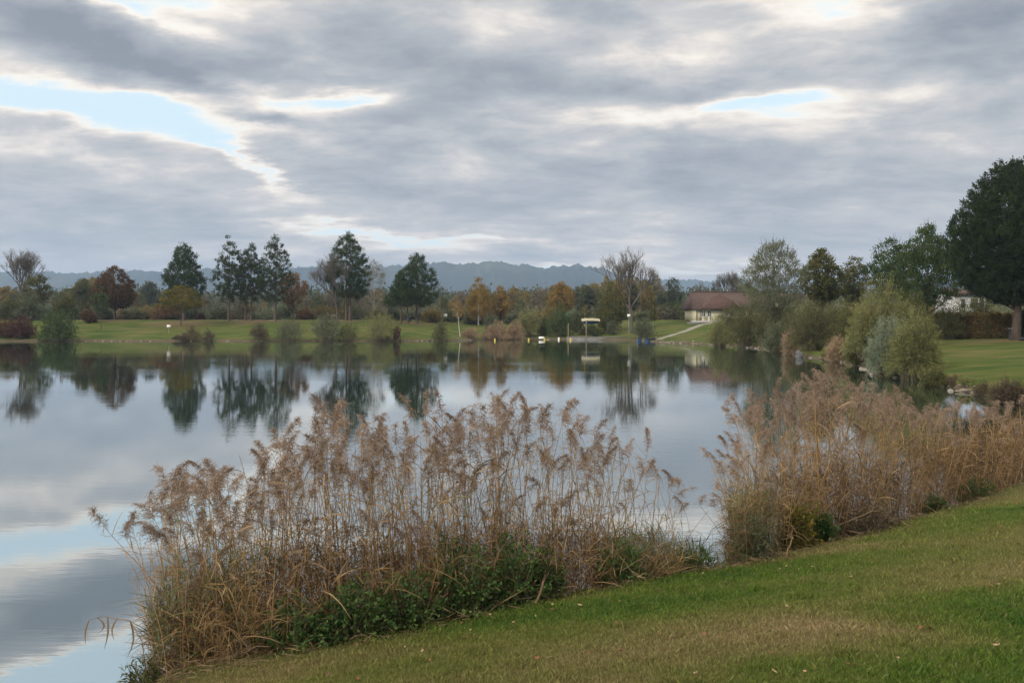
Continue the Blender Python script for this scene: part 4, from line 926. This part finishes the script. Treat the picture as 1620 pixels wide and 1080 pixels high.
def bulk(pos,prof,lean,hj,name,label,pf,skip=()):
    S_=[[],[],[]]
    for (x,y,g,sxy,s,rx,ry,rz,px) in place_reeds(pos,prof,None,False,lean,hj):
        v=variants[int(rng.integers(0,14))] if rng.random()<pf(px) else plain[int(rng.integers(0,6))]
        R_=rot(rx,ry,rz)
        for k,(V,Fq) in enumerate(v): S_[k].append(((V*np.array([sxy,sxy,s]))@R_.T+np.array([x,y,g]),Fq))
    t=None
    mats_=[LM['reed_stalk'],LM['dry_reed'],LM['plume']]
    VV=[];FF=[];MI=[];n0=0
    for k in range(3):
        for V,Fq in S_[k]: VV.append(V);FF.append(Fq+n0);n0+=len(V);MI.append(np.full(len(Fq),k))
    me=mesh_data(name,np.concatenate(VV),[np.concatenate(FF)]); me.materials.append(mats_[0]);me.materials.append(mats_[1]);me.materials.append(mats_[2])
    MI=np.concatenate(MI)
    if len(MI)==len(me.polygons): me.polygons.foreach_set('material_index',MI.astype(np.int32))
    tag(link(name,me),label,'reeds',kind='stuff')
bulk(bed_positions(430,bedL,236,1100,-.25,1.3,densL),bedL,leanL,(.42,.93),'reed_bed','dense tan stems and plumes filling the nearer reed bed',lambda px:.42 if px<640 else .3)
bulk(bed_positions(560,bedR,1150,1700,-.2,1.9,[(1140,.7),(1200,1),(1700,1)]),bedR,leanR,(.5,.97),'reed_bed','dense rusty tan stems filling the farther reed bed',lambda px:.35)
# dry leaves and bent stalks low in the beds
def undergrowth(n,pmin,pmax,smin,smax,hmax,name,label,lm,Lr=(.12,.4),prof=None):
    pos=np.array(bed_positions(n,None,pmin,pmax,smin,smax)); 
    z=ground(pos[:,0],pos[:,1]); h=rng.random(n)**1.3*np.array([np.interp(p_,*zip(*hmax)) for p_ in pos[:,2]])
    C=np.stack([pos[:,0],pos[:,1],np.maximum(z,0)+h],-1); d=nrm(rng.normal(size=(n,3))*np.array([.6,.6,.5])+np.array([0,0,.75])); L=rng.uniform(*Lr,n)
    q=np.linspace(0,1,4); P=C[:,None]+d[:,None]*(L[:,None]*q)[...,None]; P[...,2]-=L[:,None]*rng.uniform(.0,.5,n)[:,None]*q**2
    P[...,2]=np.maximum(P[...,2],(np.maximum(z,-.02)+.01)[:,None])
    V,Fq=strips(P,np.array([.7,1,.7,.1])[None]*rng.uniform(.003,.0085,n)[:,None]); tag(link(name,mesh_data(name,V,[Fq]),lm),label,'dry leaves',kind='stuff')
undergrowth(15500,240,1095,-.05,1.1,[(200,.5),(450,.8),(900,.75),(1000,.45),(1095,.25)],'dry_undergrowth','tangle of dry brown reed leaves low in the nearer bed',leafmat('dark_dry_leaf',[(.05,.03,.016),(.115,.07,.035),(.22,.14,.07)],.2,2))
undergrowth(15000,1152,1700,-.28,1.5,[(1150,.6),(1250,1.0),(1700,.8)],'dry_undergrowth','tangle of dry brown reed leaves low in the farther bed',leafmat('dark_dry_leaf',None))
undergrowth(2600,300,1080,-.38,.1,[(300,.35),(450,.6),(850,.6),(1080,.2)],'dry_undergrowth','dry straw blades hanging over the brambles of the nearer bed',LM['dry_reed'],(.15,.45))
undergrowth(1000,960,1108,-.3,.5,[(950,.7),(1060,.5),(1108,.25)],'green_undergrowth','narrow green and brown blades at the right end of the nearer bed',LM['green_reed_leaf'],(.2,.5))
undergrowth(900,1150,1240,-.3,.8,[(1150,.9),(1240,.8)],'green_undergrowth','narrow green blades at the left end of the farther bed',LM['green_reed_leaf'],(.2,.5))
undergrowth(900,240,420,-.3,.9,[(200,.7),(420,1.1)],'green_undergrowth','narrow green blades in the drooping left end of the nearer bed',LM['green_reed_leaf'],(.2,.5))
# litter of broken reed on the lawn's edge
n=5200; pos=np.array(bed_positions(n,None,240,1700,-1.0,.1)); dk_=wob(pos[:,0],pos[:,1],2.2,4)+rng.normal(size=n)*.35; ss_=-sdist(pos[:,0],pos[:,1]); kk_=(dk_*.5+.12>-(ss_+.42)*1.6); pos=pos[kk_]; n=len(pos); zz=ground(pos[:,0],pos[:,1])+.015; th=rng.normal(size=n)*1.1+.5; L=rng.uniform(.03,.22,n)
d=np.stack([np.cos(th),np.sin(th),rng.uniform(-.02,.2,n)],-1); q=np.linspace(0,1,3); P=np.stack([pos[:,0],pos[:,1],zz+rng.random(n)**2*.06],-1)[:,None]+d[:,None]*(L[:,None]*q)[...,None]
P[...,2]=np.maximum(P[...,2],ground(P[...,0],P[...,1])+.012)
V,Fq=strips(P,np.array([1,1,.4])[None]*rng.uniform(.003,.008,n)[:,None]); tag(link('reed_litter',mesh_data('reed_litter',V,[Fq]),LM['litter']),'broken dry reed litter scattered along the edge of the near lawn','litter',kind='stuff')

# bramble bushes and other plants in the reed beds
def near(px,s): sp=shore_point(px); return sp[0]-.48*s,sp[1]+.87*s
def nshrub(px,s,H,wm,lm,label,name='bramble_bush',n=90,per=26,L=.042,Wd=.026,cat='bush',droop=.2,inner=.2,**k):
    x,y=near(px,s); t=thing(name,(x,y,max(gz(x,y),0)),label,cat)
    a,b=shrub_mesh(H,wm/2,n,per,L,Wd,int(px)+3,droop,inner,.0035,flat=.75,**k); link('foliage',a,lm,t); link('stem',b,M['willowtwig'],t)
B_=LM['bramble_leaves']
nshrub(455,-.26,.5,.85,B_,'leftmost low green bramble at the foot of the nearer reeds')
nshrub(545,-.3,.62,.9,B_,'broad green bramble with an orange sprig in the left half of the nearer bed',n=120)
nshrub(630,-.26,.62,.85,B_,'dark green bramble under the tallest mauve plumes',n=110)
nshrub(715,-.22,.85,.95,B_,'tall bushy bramble in the middle of the nearer bed',n=130)
nshrub(792,-.22,.8,.85,B_,'green bramble beside the broken leaning stalk',n=110)
nshrub(845,-.24,.6,.5,LM['green_leaves'],'pale feathery green herb right of the middle brambles',name='leafy_herb',n=60,L=.07,Wd=.018,cat='plant')
nshrub(965,-.2,.6,.7,B_,'dark bramble in the sparse right part of the nearer bed',n=80)
nshrub(1098,-.05,.36,.42,LM['green_leaves'],'dark green sedge tuft at the right end of the nearer bed',name='sedge_tuft',n=110,per=6,L=.2,Wd=.012,cat='grass tuft',inner=.3)
nshrub(1180,-.15,.75,.5,LM['grey_willow_leaves'],'grey-green leafy stems at the left end of the farther bed',name='leafy_herb',n=60,L=.07,Wd=.016,cat='plant')
nshrub(1246,-.2,.75,.55,LM['golden_leaves'],'yellowing orange-tinged plant at the foot of the farther bed',name='leafy_herb',n=70,L=.06,Wd=.03,cat='plant')
nshrub(1285,-.15,.55,.5,B_,'fresh green nettle patch in the farther bed',name='nettle',n=70,L=.06,Wd=.03,cat='plant')
nshrub(1470,-.08,.42,.6,B_,'low green bramble at the foot of the right part of the farther bed',n=60)
nshrub(1540,-.05,.5,.8,B_,'wide green bramble under the ochre reeds of the farther bed',n=80)
nshrub(1350,-.2,.6,1.1,LM['brown_leaves'],'dark dead bramble heap in the middle of the farther bed',name='dead_bramble',n=90,L=.05,Wd=.02)
nshrub(232,.0,.3,.4,LM['olive_leaves'],'small olive weed at the waterline at the lower left corner of the bank',name='bank_weed',n=40,per=14,L=.07,Wd=.014,cat='weed')
# fallen and broken stalks
def stalk(pts,r,label):
    b=MB(); P=np.array(pts,float); q=np.linspace(0,len(P)-1,12); Q=np.stack([np.interp(q,range(len(P)),P[:,i]) for i in range(3)],-1)
    Q[1:-1]+=rng.normal(size=(10,3))*.008
    b.tube(Q,np.linspace(r,r*.35,12),5); t=thing('fallen_stalk',tuple(Q[0]),label,'stalk'); 
    m_=b; m_.V=[v-Q[0] for v in m_.V]; m_.build('stalk',LM['litter'],t,True)
    n_=5; i=rng.integers(3,11,n_); C=Q[i]-Q[0]; dd=nrm(rng.normal(size=(n_,3))+np.array([0,0,-.6])); qq=np.linspace(0,1,4)
    PP=C[:,None]+dd[:,None]*(rng.uniform(.1,.25,n_)[:,None]*qq)[...,None]; V,Fq=strips(PP,np.array([.6,1,.7,.1])[None]*np.full((n_,1),.012)); link('leaves',mesh_data('leaves',V,[Fq]),LM['litter'],t)
def P3(px,s,h): x,y=near(px,s); return (x,y,max(gz(x,y),0)+h)
stalk([P3(805,-.55,.02),P3(835,-.35,.22),P3(852,-.2,.5),P3(838,-.05,.75)],.016,'thick broken stalk leaning out of the middle of the nearer bed')
stalk([P3(860,-.25,.15),P3(900,-.2,.45),P3(960,-.1,.72),P3(1000,0,.8)],.010,'long pale bent stalk crossing in front of the right half of the nearer bed')
stalk([P3(900,-.2,.5),P3(945,-.3,.45),P3(975,-.45,.03)],.010,'arched stalk bowing down to the lawn from the nearer bed')
stalk([P3(505,-.4,.02),P3(560,-.3,.3),P3(600,-.1,.7)],.009,'thin pale stalk leaning in front of the left brambles')
stalk([P3(640,-.5,.02),P3(690,-.35,.3),P3(705,-.1,.9)],.009,'upright broken stalk with hanging leaves left of the tall bushy bramble')
stalk([P3(330,-.4,.03),P3(400,-.35,.08),P3(520,-.4,.04)],.010,'flat fallen stalk along the lawn at the left end of the nearer bed')
stalk([P3(1195,-.5,.02),P3(1225,-.3,.2),P3(1245,-.1,.5)],.011,'short broken stalk at the left foot of the farther bed')
stalk([P3(1300,-.2,.25),P3(1345,-.4,.3),P3(1375,-.6,.03)],.012,'curved stalk bowing onto the lawn from the farther bed')
stalk([P3(1330,-.1,.3),P3(1420,-.1,.9)],.008,'slanting pale stalk across the middle of the farther bed')
# reed reaching out over the water at the lower left
x,y=near(235,.2); t=thing('leaning_reed',(x,y,.05),'reed bent out low over the water at the far left with leaves hanging from it','reed')
Q=np.array([(0,0,0),(-.05,.02,.3),(-.16,.03,.48),(-.40,.03,.52),(-.52,.02,.49)]); MB().tube(Q,np.array([.005,.0045,.004,.003,.002]),4).build('stalk',LM['dry_reed'],t)
C=np.array([(-.16,.03,.48),(-.27,.03,.505),(-.36,.03,.515),(-.45,.03,.51),(-.52,.02,.49)]); qq=np.linspace(0,1,5)
PP=C[:,None]+np.array([-.12,0,-.99])[None,None]*(np.array([.34,.2,.29,.15,.22])[:,None]*qq)[...,None]; PP[...,0]+=np.array([.05,-.04,.02,.07,-.02])[:,None]*np.sin(qq*3); V,Fq=strips(PP,np.array([.5,1,.9,.5,.1])[None]*np.full((5,1),.017),np.tile([[1.,.2,0]],(5,1))); link('leaves',mesh_data('leaves',V,[Fq]),LM['litter'],t)

# ------------------------------------------------------------------ grass of the near lawn
def grass():
    n=330000; r=np.exp(rng.uniform(math.log(2.6),math.log(22),n)); th=rng.uniform(-.68,.68,n)
    x=r*np.sin(th); y=r*np.cos(th); s=sdist(x,y); k=(s>.06); x=x[k];y=y[k];s=s[k];r=r[k]; z=ground(x,y); n=len(x)
    patch=.5+.5*wob(x,y,1.3,9)
    tuft=np.clip(wob(x,y,7,3)*1.4+wob(x,y,19,6)*.6-.25,0,1.3)
    h=(.014+.020*rng.random(n)+.014*patch*rng.random(n)+.026*tuft)*(1+.5*np.exp(-s/.25)*rng.random(n))
    a=rng.uniform(0,2*PI,n); ln=h*rng.uniform(.2,1.0,n); wdt=.0017*np.clip(r/3.6,1,4)*rng.uniform(.7,1.3,n)
    b=rng.uniform(0,2*PI,n); sx=np.cos(b)*wdt; sy=np.sin(b)*wdt
    V=np.stack([np.stack([x-sx,y-sy,z-.004],-1),np.stack([x+sx,y+sy,z-.004],-1),np.stack([x+.4*np.cos(a)*ln+sx*.6,y+.4*np.sin(a)*ln+sy*.6,z+h*.65],-1),np.stack([x+np.cos(a)*ln,y+np.sin(a)*ln,z+h],-1)],1)
    F3=np.arange(4*n).reshape(n,4)[:,[0,1,2]]; F4=np.arange(4*n).reshape(n,4)[:,[0,2,3]]
    return mesh_data('grass',V.reshape(-1,3),[np.arange(4*n).reshape(n,4)[:,[0,1,2,3]]])
m,t=newmat('grass_blades'); g=t.n('ShaderNodeNewGeometry'); lc=lawn_colour(t,g.outputs['Position'])
hs_=t.n('ShaderNodeHueSaturation'); t.put(hs_.inputs['Color'],lc); t.put(hs_.inputs['Value'],t.m('MULTIPLY_ADD',g.outputs['Random Per Island'],.9,.75)); hs_.inputs['Saturation'].default_value=1.0
dry=t.m('GREATER_THAN',g.outputs['Random Per Island'],.9)
cc=t.mix(t.m('MULTIPLY',dry,.6),hs_.outputs[0],(.20,.16,.08,1))
p=t.n('ShaderNodeBsdfPrincipled',ins={'Base Color':cc,'Roughness':.7,'Specular IOR Level':.2}); tr=t.n('ShaderNodeBsdfTranslucent',ins={'Color':cc})
mx=t.n('ShaderNodeMixShader',ins={0:.35,1:p.outputs[0],2:tr.outputs[0]}); o=t.n('ShaderNodeOutputMaterial'); t.t.links.new(mx.outputs[0],o.inputs[0])
tag(link('grass',grass(),m),'short mown grass of the near lawn, green with parched streaks','grass',kind='stuff')

# fallen leaves on the near lawn
def leafmesh(seed,curl):
    r=np.random.default_rng(seed); n=14; th=np.linspace(0,2*PI,n,endpoint=False); rad=(.75+.25*np.abs(np.cos(2.5*th)))*(1+.08*r.normal(size=n)); X=rad*np.cos(th)*1.2;Y=rad*np.sin(th)*.8
    Zr=curl*(X**2)*.5+curl*.6*np.abs(Y)+.06*r.normal(size=n); V=[(0,0,.0)]+list(zip(X,Y,Zr)); V=np.array(V)*.5
    return mesh_data('fallen_leaf',V,[np.array([(0,i+1,(i+1)%n+1) for i in range(n)])])
fl=[leafmesh(i,c) for i,c in enumerate((.3,.8,1.1,.5,.9,.2))]
fc=[solid('leaf_rust',(.10,.04,.02),(.19,.075,.03),20,.8),solid('leaf_tan',(.20,.13,.07),(.32,.22,.13),20,.8),solid('leaf_dark',(.05,.022,.014),(.10,.045,.025),20,.8)]
nm_=['rust-red fallen leaf','pale tan fallen leaf','dark brown curled fallen leaf']
fmesh={}
spots=[(985,992,0),(930,820+220,0),(983,1035,2),(1220,1041,0),(1332,1026,0),(1457,1000,0),(1577,1027,1),(1420,1049,1),(1342,1061,0),(1327,903,2),(1108,970,2),(1043,1009,0),(1033,857+103,1),(1112,910,1),(1245,875,0),(1255,882,1),(1470,1000,0),(1100,1072,1),(1225,1068,1),(980,955,0),(1048,923,1),(1114,1008,0),(1273,1068,1),(1580,928,1),(760,1040,1),(680,1050,0),(865,1000,0),(640,1030,1),(905,990,2)]
for i in range(75): spots.append((rng.uniform(420,1600),None,int(rng.integers(0,3))))
def hit(px,py):
    D=3.0
    for _ in range(400):
        x=(px-810)/F*D; 
        if CZ-(py-HZ)*D/F<=gz(x,D): return x,D
        D+=.04
    return x,D
for px,py,c in spots:
    if py is None: 
        sp=shore_point(px); q=rng.random()**1.6; x=sp[0]+.48*(q*3+.15); y=sp[1]-.87*(q*3+.15)
        if y<3.6: continue
    else: x,y=hit(px,py)
    if sdist(np.array([x]),np.array([y]))[0]<.1: continue
    k=int(rng.integers(0,6)); key=(k,c)
    if key not in fmesh: fmesh[key]=fl[k].copy(); fmesh[key].materials.append(fc[c])
    o=link('fallen_leaf',fmesh[key]); sz=rng.uniform(.02,.045); o.location=(x,y,gz(x,y)+.028); o.scale=(sz,sz,sz); o.rotation_euler=(rng.uniform(-.4,.4),rng.uniform(-.4,.4),rng.uniform(0,6))
    edge=sdist(np.array([x]),np.array([y]))[0]<1.2
    lb=nm_[c]+(' near the reed litter' if edge else ' out on the near lawn'); tag(o,lb,'leaf',lb.replace('leaf','leaves'))

# ------------------------------------------------------------------ haze
HM,t=newmat('haze_air'); vol=t.n('ShaderNodeVolumePrincipled'); vol.inputs['Color'].default_value=(.48,.68,1,1); vol.inputs['Density'].default_value=.00023; vol.inputs['Anisotropy'].default_value=.2
o=t.n('ShaderNodeOutputMaterial'); t.t.links.new(vol.outputs[0],o.inputs[1])
hz_=MB().box((-5700,-5700,-3.5),(5700,5700,246)).build('haze',HM); tag(hz_,'thin bluish haze over the plain','haze',kind='stuff')

# ------------------------------------------------------------------ sky
W_=bpy.data.worlds.new('World'); scn.world=W_; W_.use_nodes=True; t=NT(W_.node_tree)
SUN_EL=math.radians(28); SUN_AZ=math.radians(-125)     # azimuth from +Y (view) towards +X
tc=t.n('ShaderNodeTexCoord'); d=tc.outputs['Generated']
sp=t.n('ShaderNodeSeparateXYZ'); t.put(sp.inputs[0],d); sx,sy,sz=sp.outputs
hyp=t.m('SQRT',t.m('ADD',t.m('MULTIPLY',sx,sx),t.m('MULTIPLY',sy,sy)))
az=t.m('ARCTAN2',sx,sy); el=t.m('DIVIDE',sz,t.m('MAXIMUM',hyp,.001))
# cloud-deck coordinates: noise gets finer and flatter towards the horizon
zz=t.m('ADD',t.m('MAXIMUM',sz,0),.17)
cx=t.n('ShaderNodeCombineXYZ'); t.put(cx.inputs[0],t.m('DIVIDE',sx,zz)); t.put(cx.inputs[1],t.m('DIVIDE',sy,zz)); cp=cx.outputs[0]
cq=t.mapping(cp,rot=(0,0,.15),scale=(.8,1.25,1))
n1=t.noise(cq,1.05,7,.6,.25); n2=t.noise(cq,3.1,7,.62,.3); nw=t.noise(cq,1.6,7,.62)
cs_=t.n('ShaderNodeCombineXYZ'); t.put(cs_.inputs[0],t.m('MULTIPLY',az,3.2)); t.put(cs_.inputs[1],t.m('ADD',t.m('MULTIPLY',el,24.0),t.m('MULTIPLY',n1.outputs[0],2.0))); n3=t.noise(cs_.outputs[0],1.0,6,.6,.3)
strk=t.ramp(el,[(.0,(1,1,1)),(.16,(.8,.8,.8)),(.34,(.25,.25,.25))])
cw=t.n('ShaderNodeSeparateColor'); t.put(cw.inputs[0],nw.outputs['Color'])
# row/column of the sky dome in "photo" units, softly warped
PXs=t.m('ADD',t.m('MULTIPLY_ADD',az,F,810.0),t.m('MULTIPLY_ADD',cw.outputs[0],300.0,-150.0))
PYs=t.m('ADD',t.m('MULTIPLY_ADD',el,-F,HZ),t.m('MULTIPLY_ADD',cw.outputs[1],120.0,-60.0))
cP=t.n('ShaderNodeCombineXYZ'); t.put(cP.inputs[0],PXs); t.put(cP.inputs[1],PYs); cP=cP.outputs[0]
tan=lambda px: 810+F*math.atan((px-810)/F)
BL=[ # px,py,rx,ry,angle,amp  (negative opens the deck, positive thickens it)
 (135,8,130,50,.14,-.98),(60,-110,330,75,0,-.85),(60,203,220,27,.02,-.62),(225,215,110,22,.1,-.34),(430,180,70,22,.25,-.42),(525,172,75,12,-.08,-.46),(375,268,95,12,.55,-.42),
 (1190,172,95,13,0,-.50),(1290,30,110,35,.3,-.36),(585,366,190,7,.09,-.30),(850,423,90,7,.05,-.40),
 (330,50,90,50,.1,-.22),(250,75,120,14,.15,-.30),(1140,75,160,45,.1,-.20),(1330,190,230,26,.02,-.24),(980,190,180,16,.05,-.16),(170,275,260,34,.1,-.15),(440,225,90,24,.3,-.26),(720,390,150,14,.08,-.22),(930,385,160,8,.02,-.12),(1150,425,160,7,0,-.2),(1120,230,200,22,0,-.08),
 (140,118,230,42,.14,.40),(330,168,90,22,.15,.30),(20,60,90,22,.35,.2),(415,210,42,11,.1,.5),(660,95,260,60,0,.24),(1560,90,130,95,0,.36),(980,140,240,22,.03,.20),(800,280,560,50,.02,.10),(1320,300,420,60,0,.08),(60,340,260,30,0,.08),(1080,10,200,20,0,.1)]
sumv=None
for (px,py,rx,ry,an,am) in BL:
    mp=t.mapping(cP,loc=(tan(px),py,0),rot=(0,0,an),scale=(rx,ry,1),vt='TEXTURE')
    dt=t.n('ShaderNodeVectorMath',operation='DOT_PRODUCT'); t.put(dt.inputs[0],mp); t.put(dt.inputs[1],mp)
    e=t.m('POWER',.3679,dt.outputs['Value']); sumv=t.m('MULTIPLY_ADD',e,am,sumv if sumv is not None else 0.0)
V_=t.m('ADD',sumv,.585)
n4=t.noise(cq,9.0,5,.62,.4)
cpf=t.n('ShaderNodeCombineXYZ'); t.put(cpf.inputs[0],t.m('MULTIPLY',az,6.5)); t.put(cpf.inputs[1],t.m('MULTIPLY',el,15.0)); n6=t.noise(cpf.outputs[0],1.0,7,.58,.35)
V_=t.m('ADD',V_,t.m('MULTIPLY',t.m('MULTIPLY_ADD',n6.outputs[0],.95,-.475),t.ramp(el,[(.04,(.3,.3,.3)),(.2,(1,1,1))])))
n5=t.noise(cq,2.0,3,.5,.6)
V_=t.m('MULTIPLY_ADD',t.m('SUBTRACT',n4.outputs[0],.5),.22,V_); V_=t.m('MULTIPLY_ADD',t.m('SUBTRACT',n5.outputs[0],.5),.30,V_)
V_=t.m('MULTIPLY_ADD',t.m('SUBTRACT',n1.outputs[0],.5),.72,V_); V_=t.m('MULTIPLY_ADD',t.m('SUBTRACT',n2.outputs[0],.5),.42,V_); V_=t.m('ADD',V_,t.m('MULTIPLY',t.m('MULTIPLY_ADD',n3.outputs[0],.56,-.28),strk))
cl=t.ramp(V_,[(.10,(.58,.61,.60)),(.27,(.65,.595,.52)),(.40,(.50,.462,.425)),(.52,(.365,.358,.355)),(.70,(.262,.275,.292)),(1.0,(.155,.170,.195))])
cov=t.ramp(V_,[(.0,(0,0,0)),(.36,(1,1,1))],'EASE')
sky=t.n('ShaderNodeTexSky',sky_type='NISHITA',sun_disc=False,sun_elevation=SUN_EL,sun_rotation=SUN_AZ,altitude=400,air_density=1.0,dust_density=1.5,ozone_density=1.2)
STR=.1
cloud=t.mix(1.0,cl,(1/STR,)*3+(1,),'MULTIPLY')
clear=t.mix(.75,sky.outputs[0],(.51/STR,.62/STR,.66/STR,1))
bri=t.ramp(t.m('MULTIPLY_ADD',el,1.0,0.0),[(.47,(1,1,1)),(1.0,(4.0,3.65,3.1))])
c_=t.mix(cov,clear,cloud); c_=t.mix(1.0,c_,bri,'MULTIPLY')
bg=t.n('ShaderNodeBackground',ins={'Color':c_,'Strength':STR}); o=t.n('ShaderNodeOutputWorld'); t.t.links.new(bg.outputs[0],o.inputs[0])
L_=bpy.data.lights.new('sun','SUN'); L_.energy=1.7; L_.angle=math.radians(14); L_.color=(1,.93,.84); lo=bpy.data.objects.new('sun',L_); col.objects.link(lo)
from mathutils import Vector
sd=Vector((math.sin(SUN_AZ)*math.cos(SUN_EL),math.cos(SUN_AZ)*math.cos(SUN_EL),math.sin(SUN_EL))); lo.rotation_euler=sd.to_track_quat('Z','Y').to_euler(); lo.location=sd*50

# ------------------------------------------------------------------ camera
cam=bpy.data.cameras.new('camera'); co=bpy.data.objects.new('camera',cam); col.objects.link(co); co.location=(0,0,CZ); co.rotation_euler=(PI/2,0,0)
cam.sensor_width=36; cam.lens=36*F/1620; cam.shift_y=-(540-HZ)/1620*1.0; cam.clip_start=.1; cam.clip_end=12000; scn.camera=co
scn.view_settings.view_transform='Standard'; scn.view_settings.look='None'; scn.view_settings.exposure=.82; scn.view_settings.gamma=1
scn.render.engine='CYCLES'; scn.cycles.max_bounces=6; scn.cycles.transparent_max_bounces=8; scn.cycles.volume_bounces=0
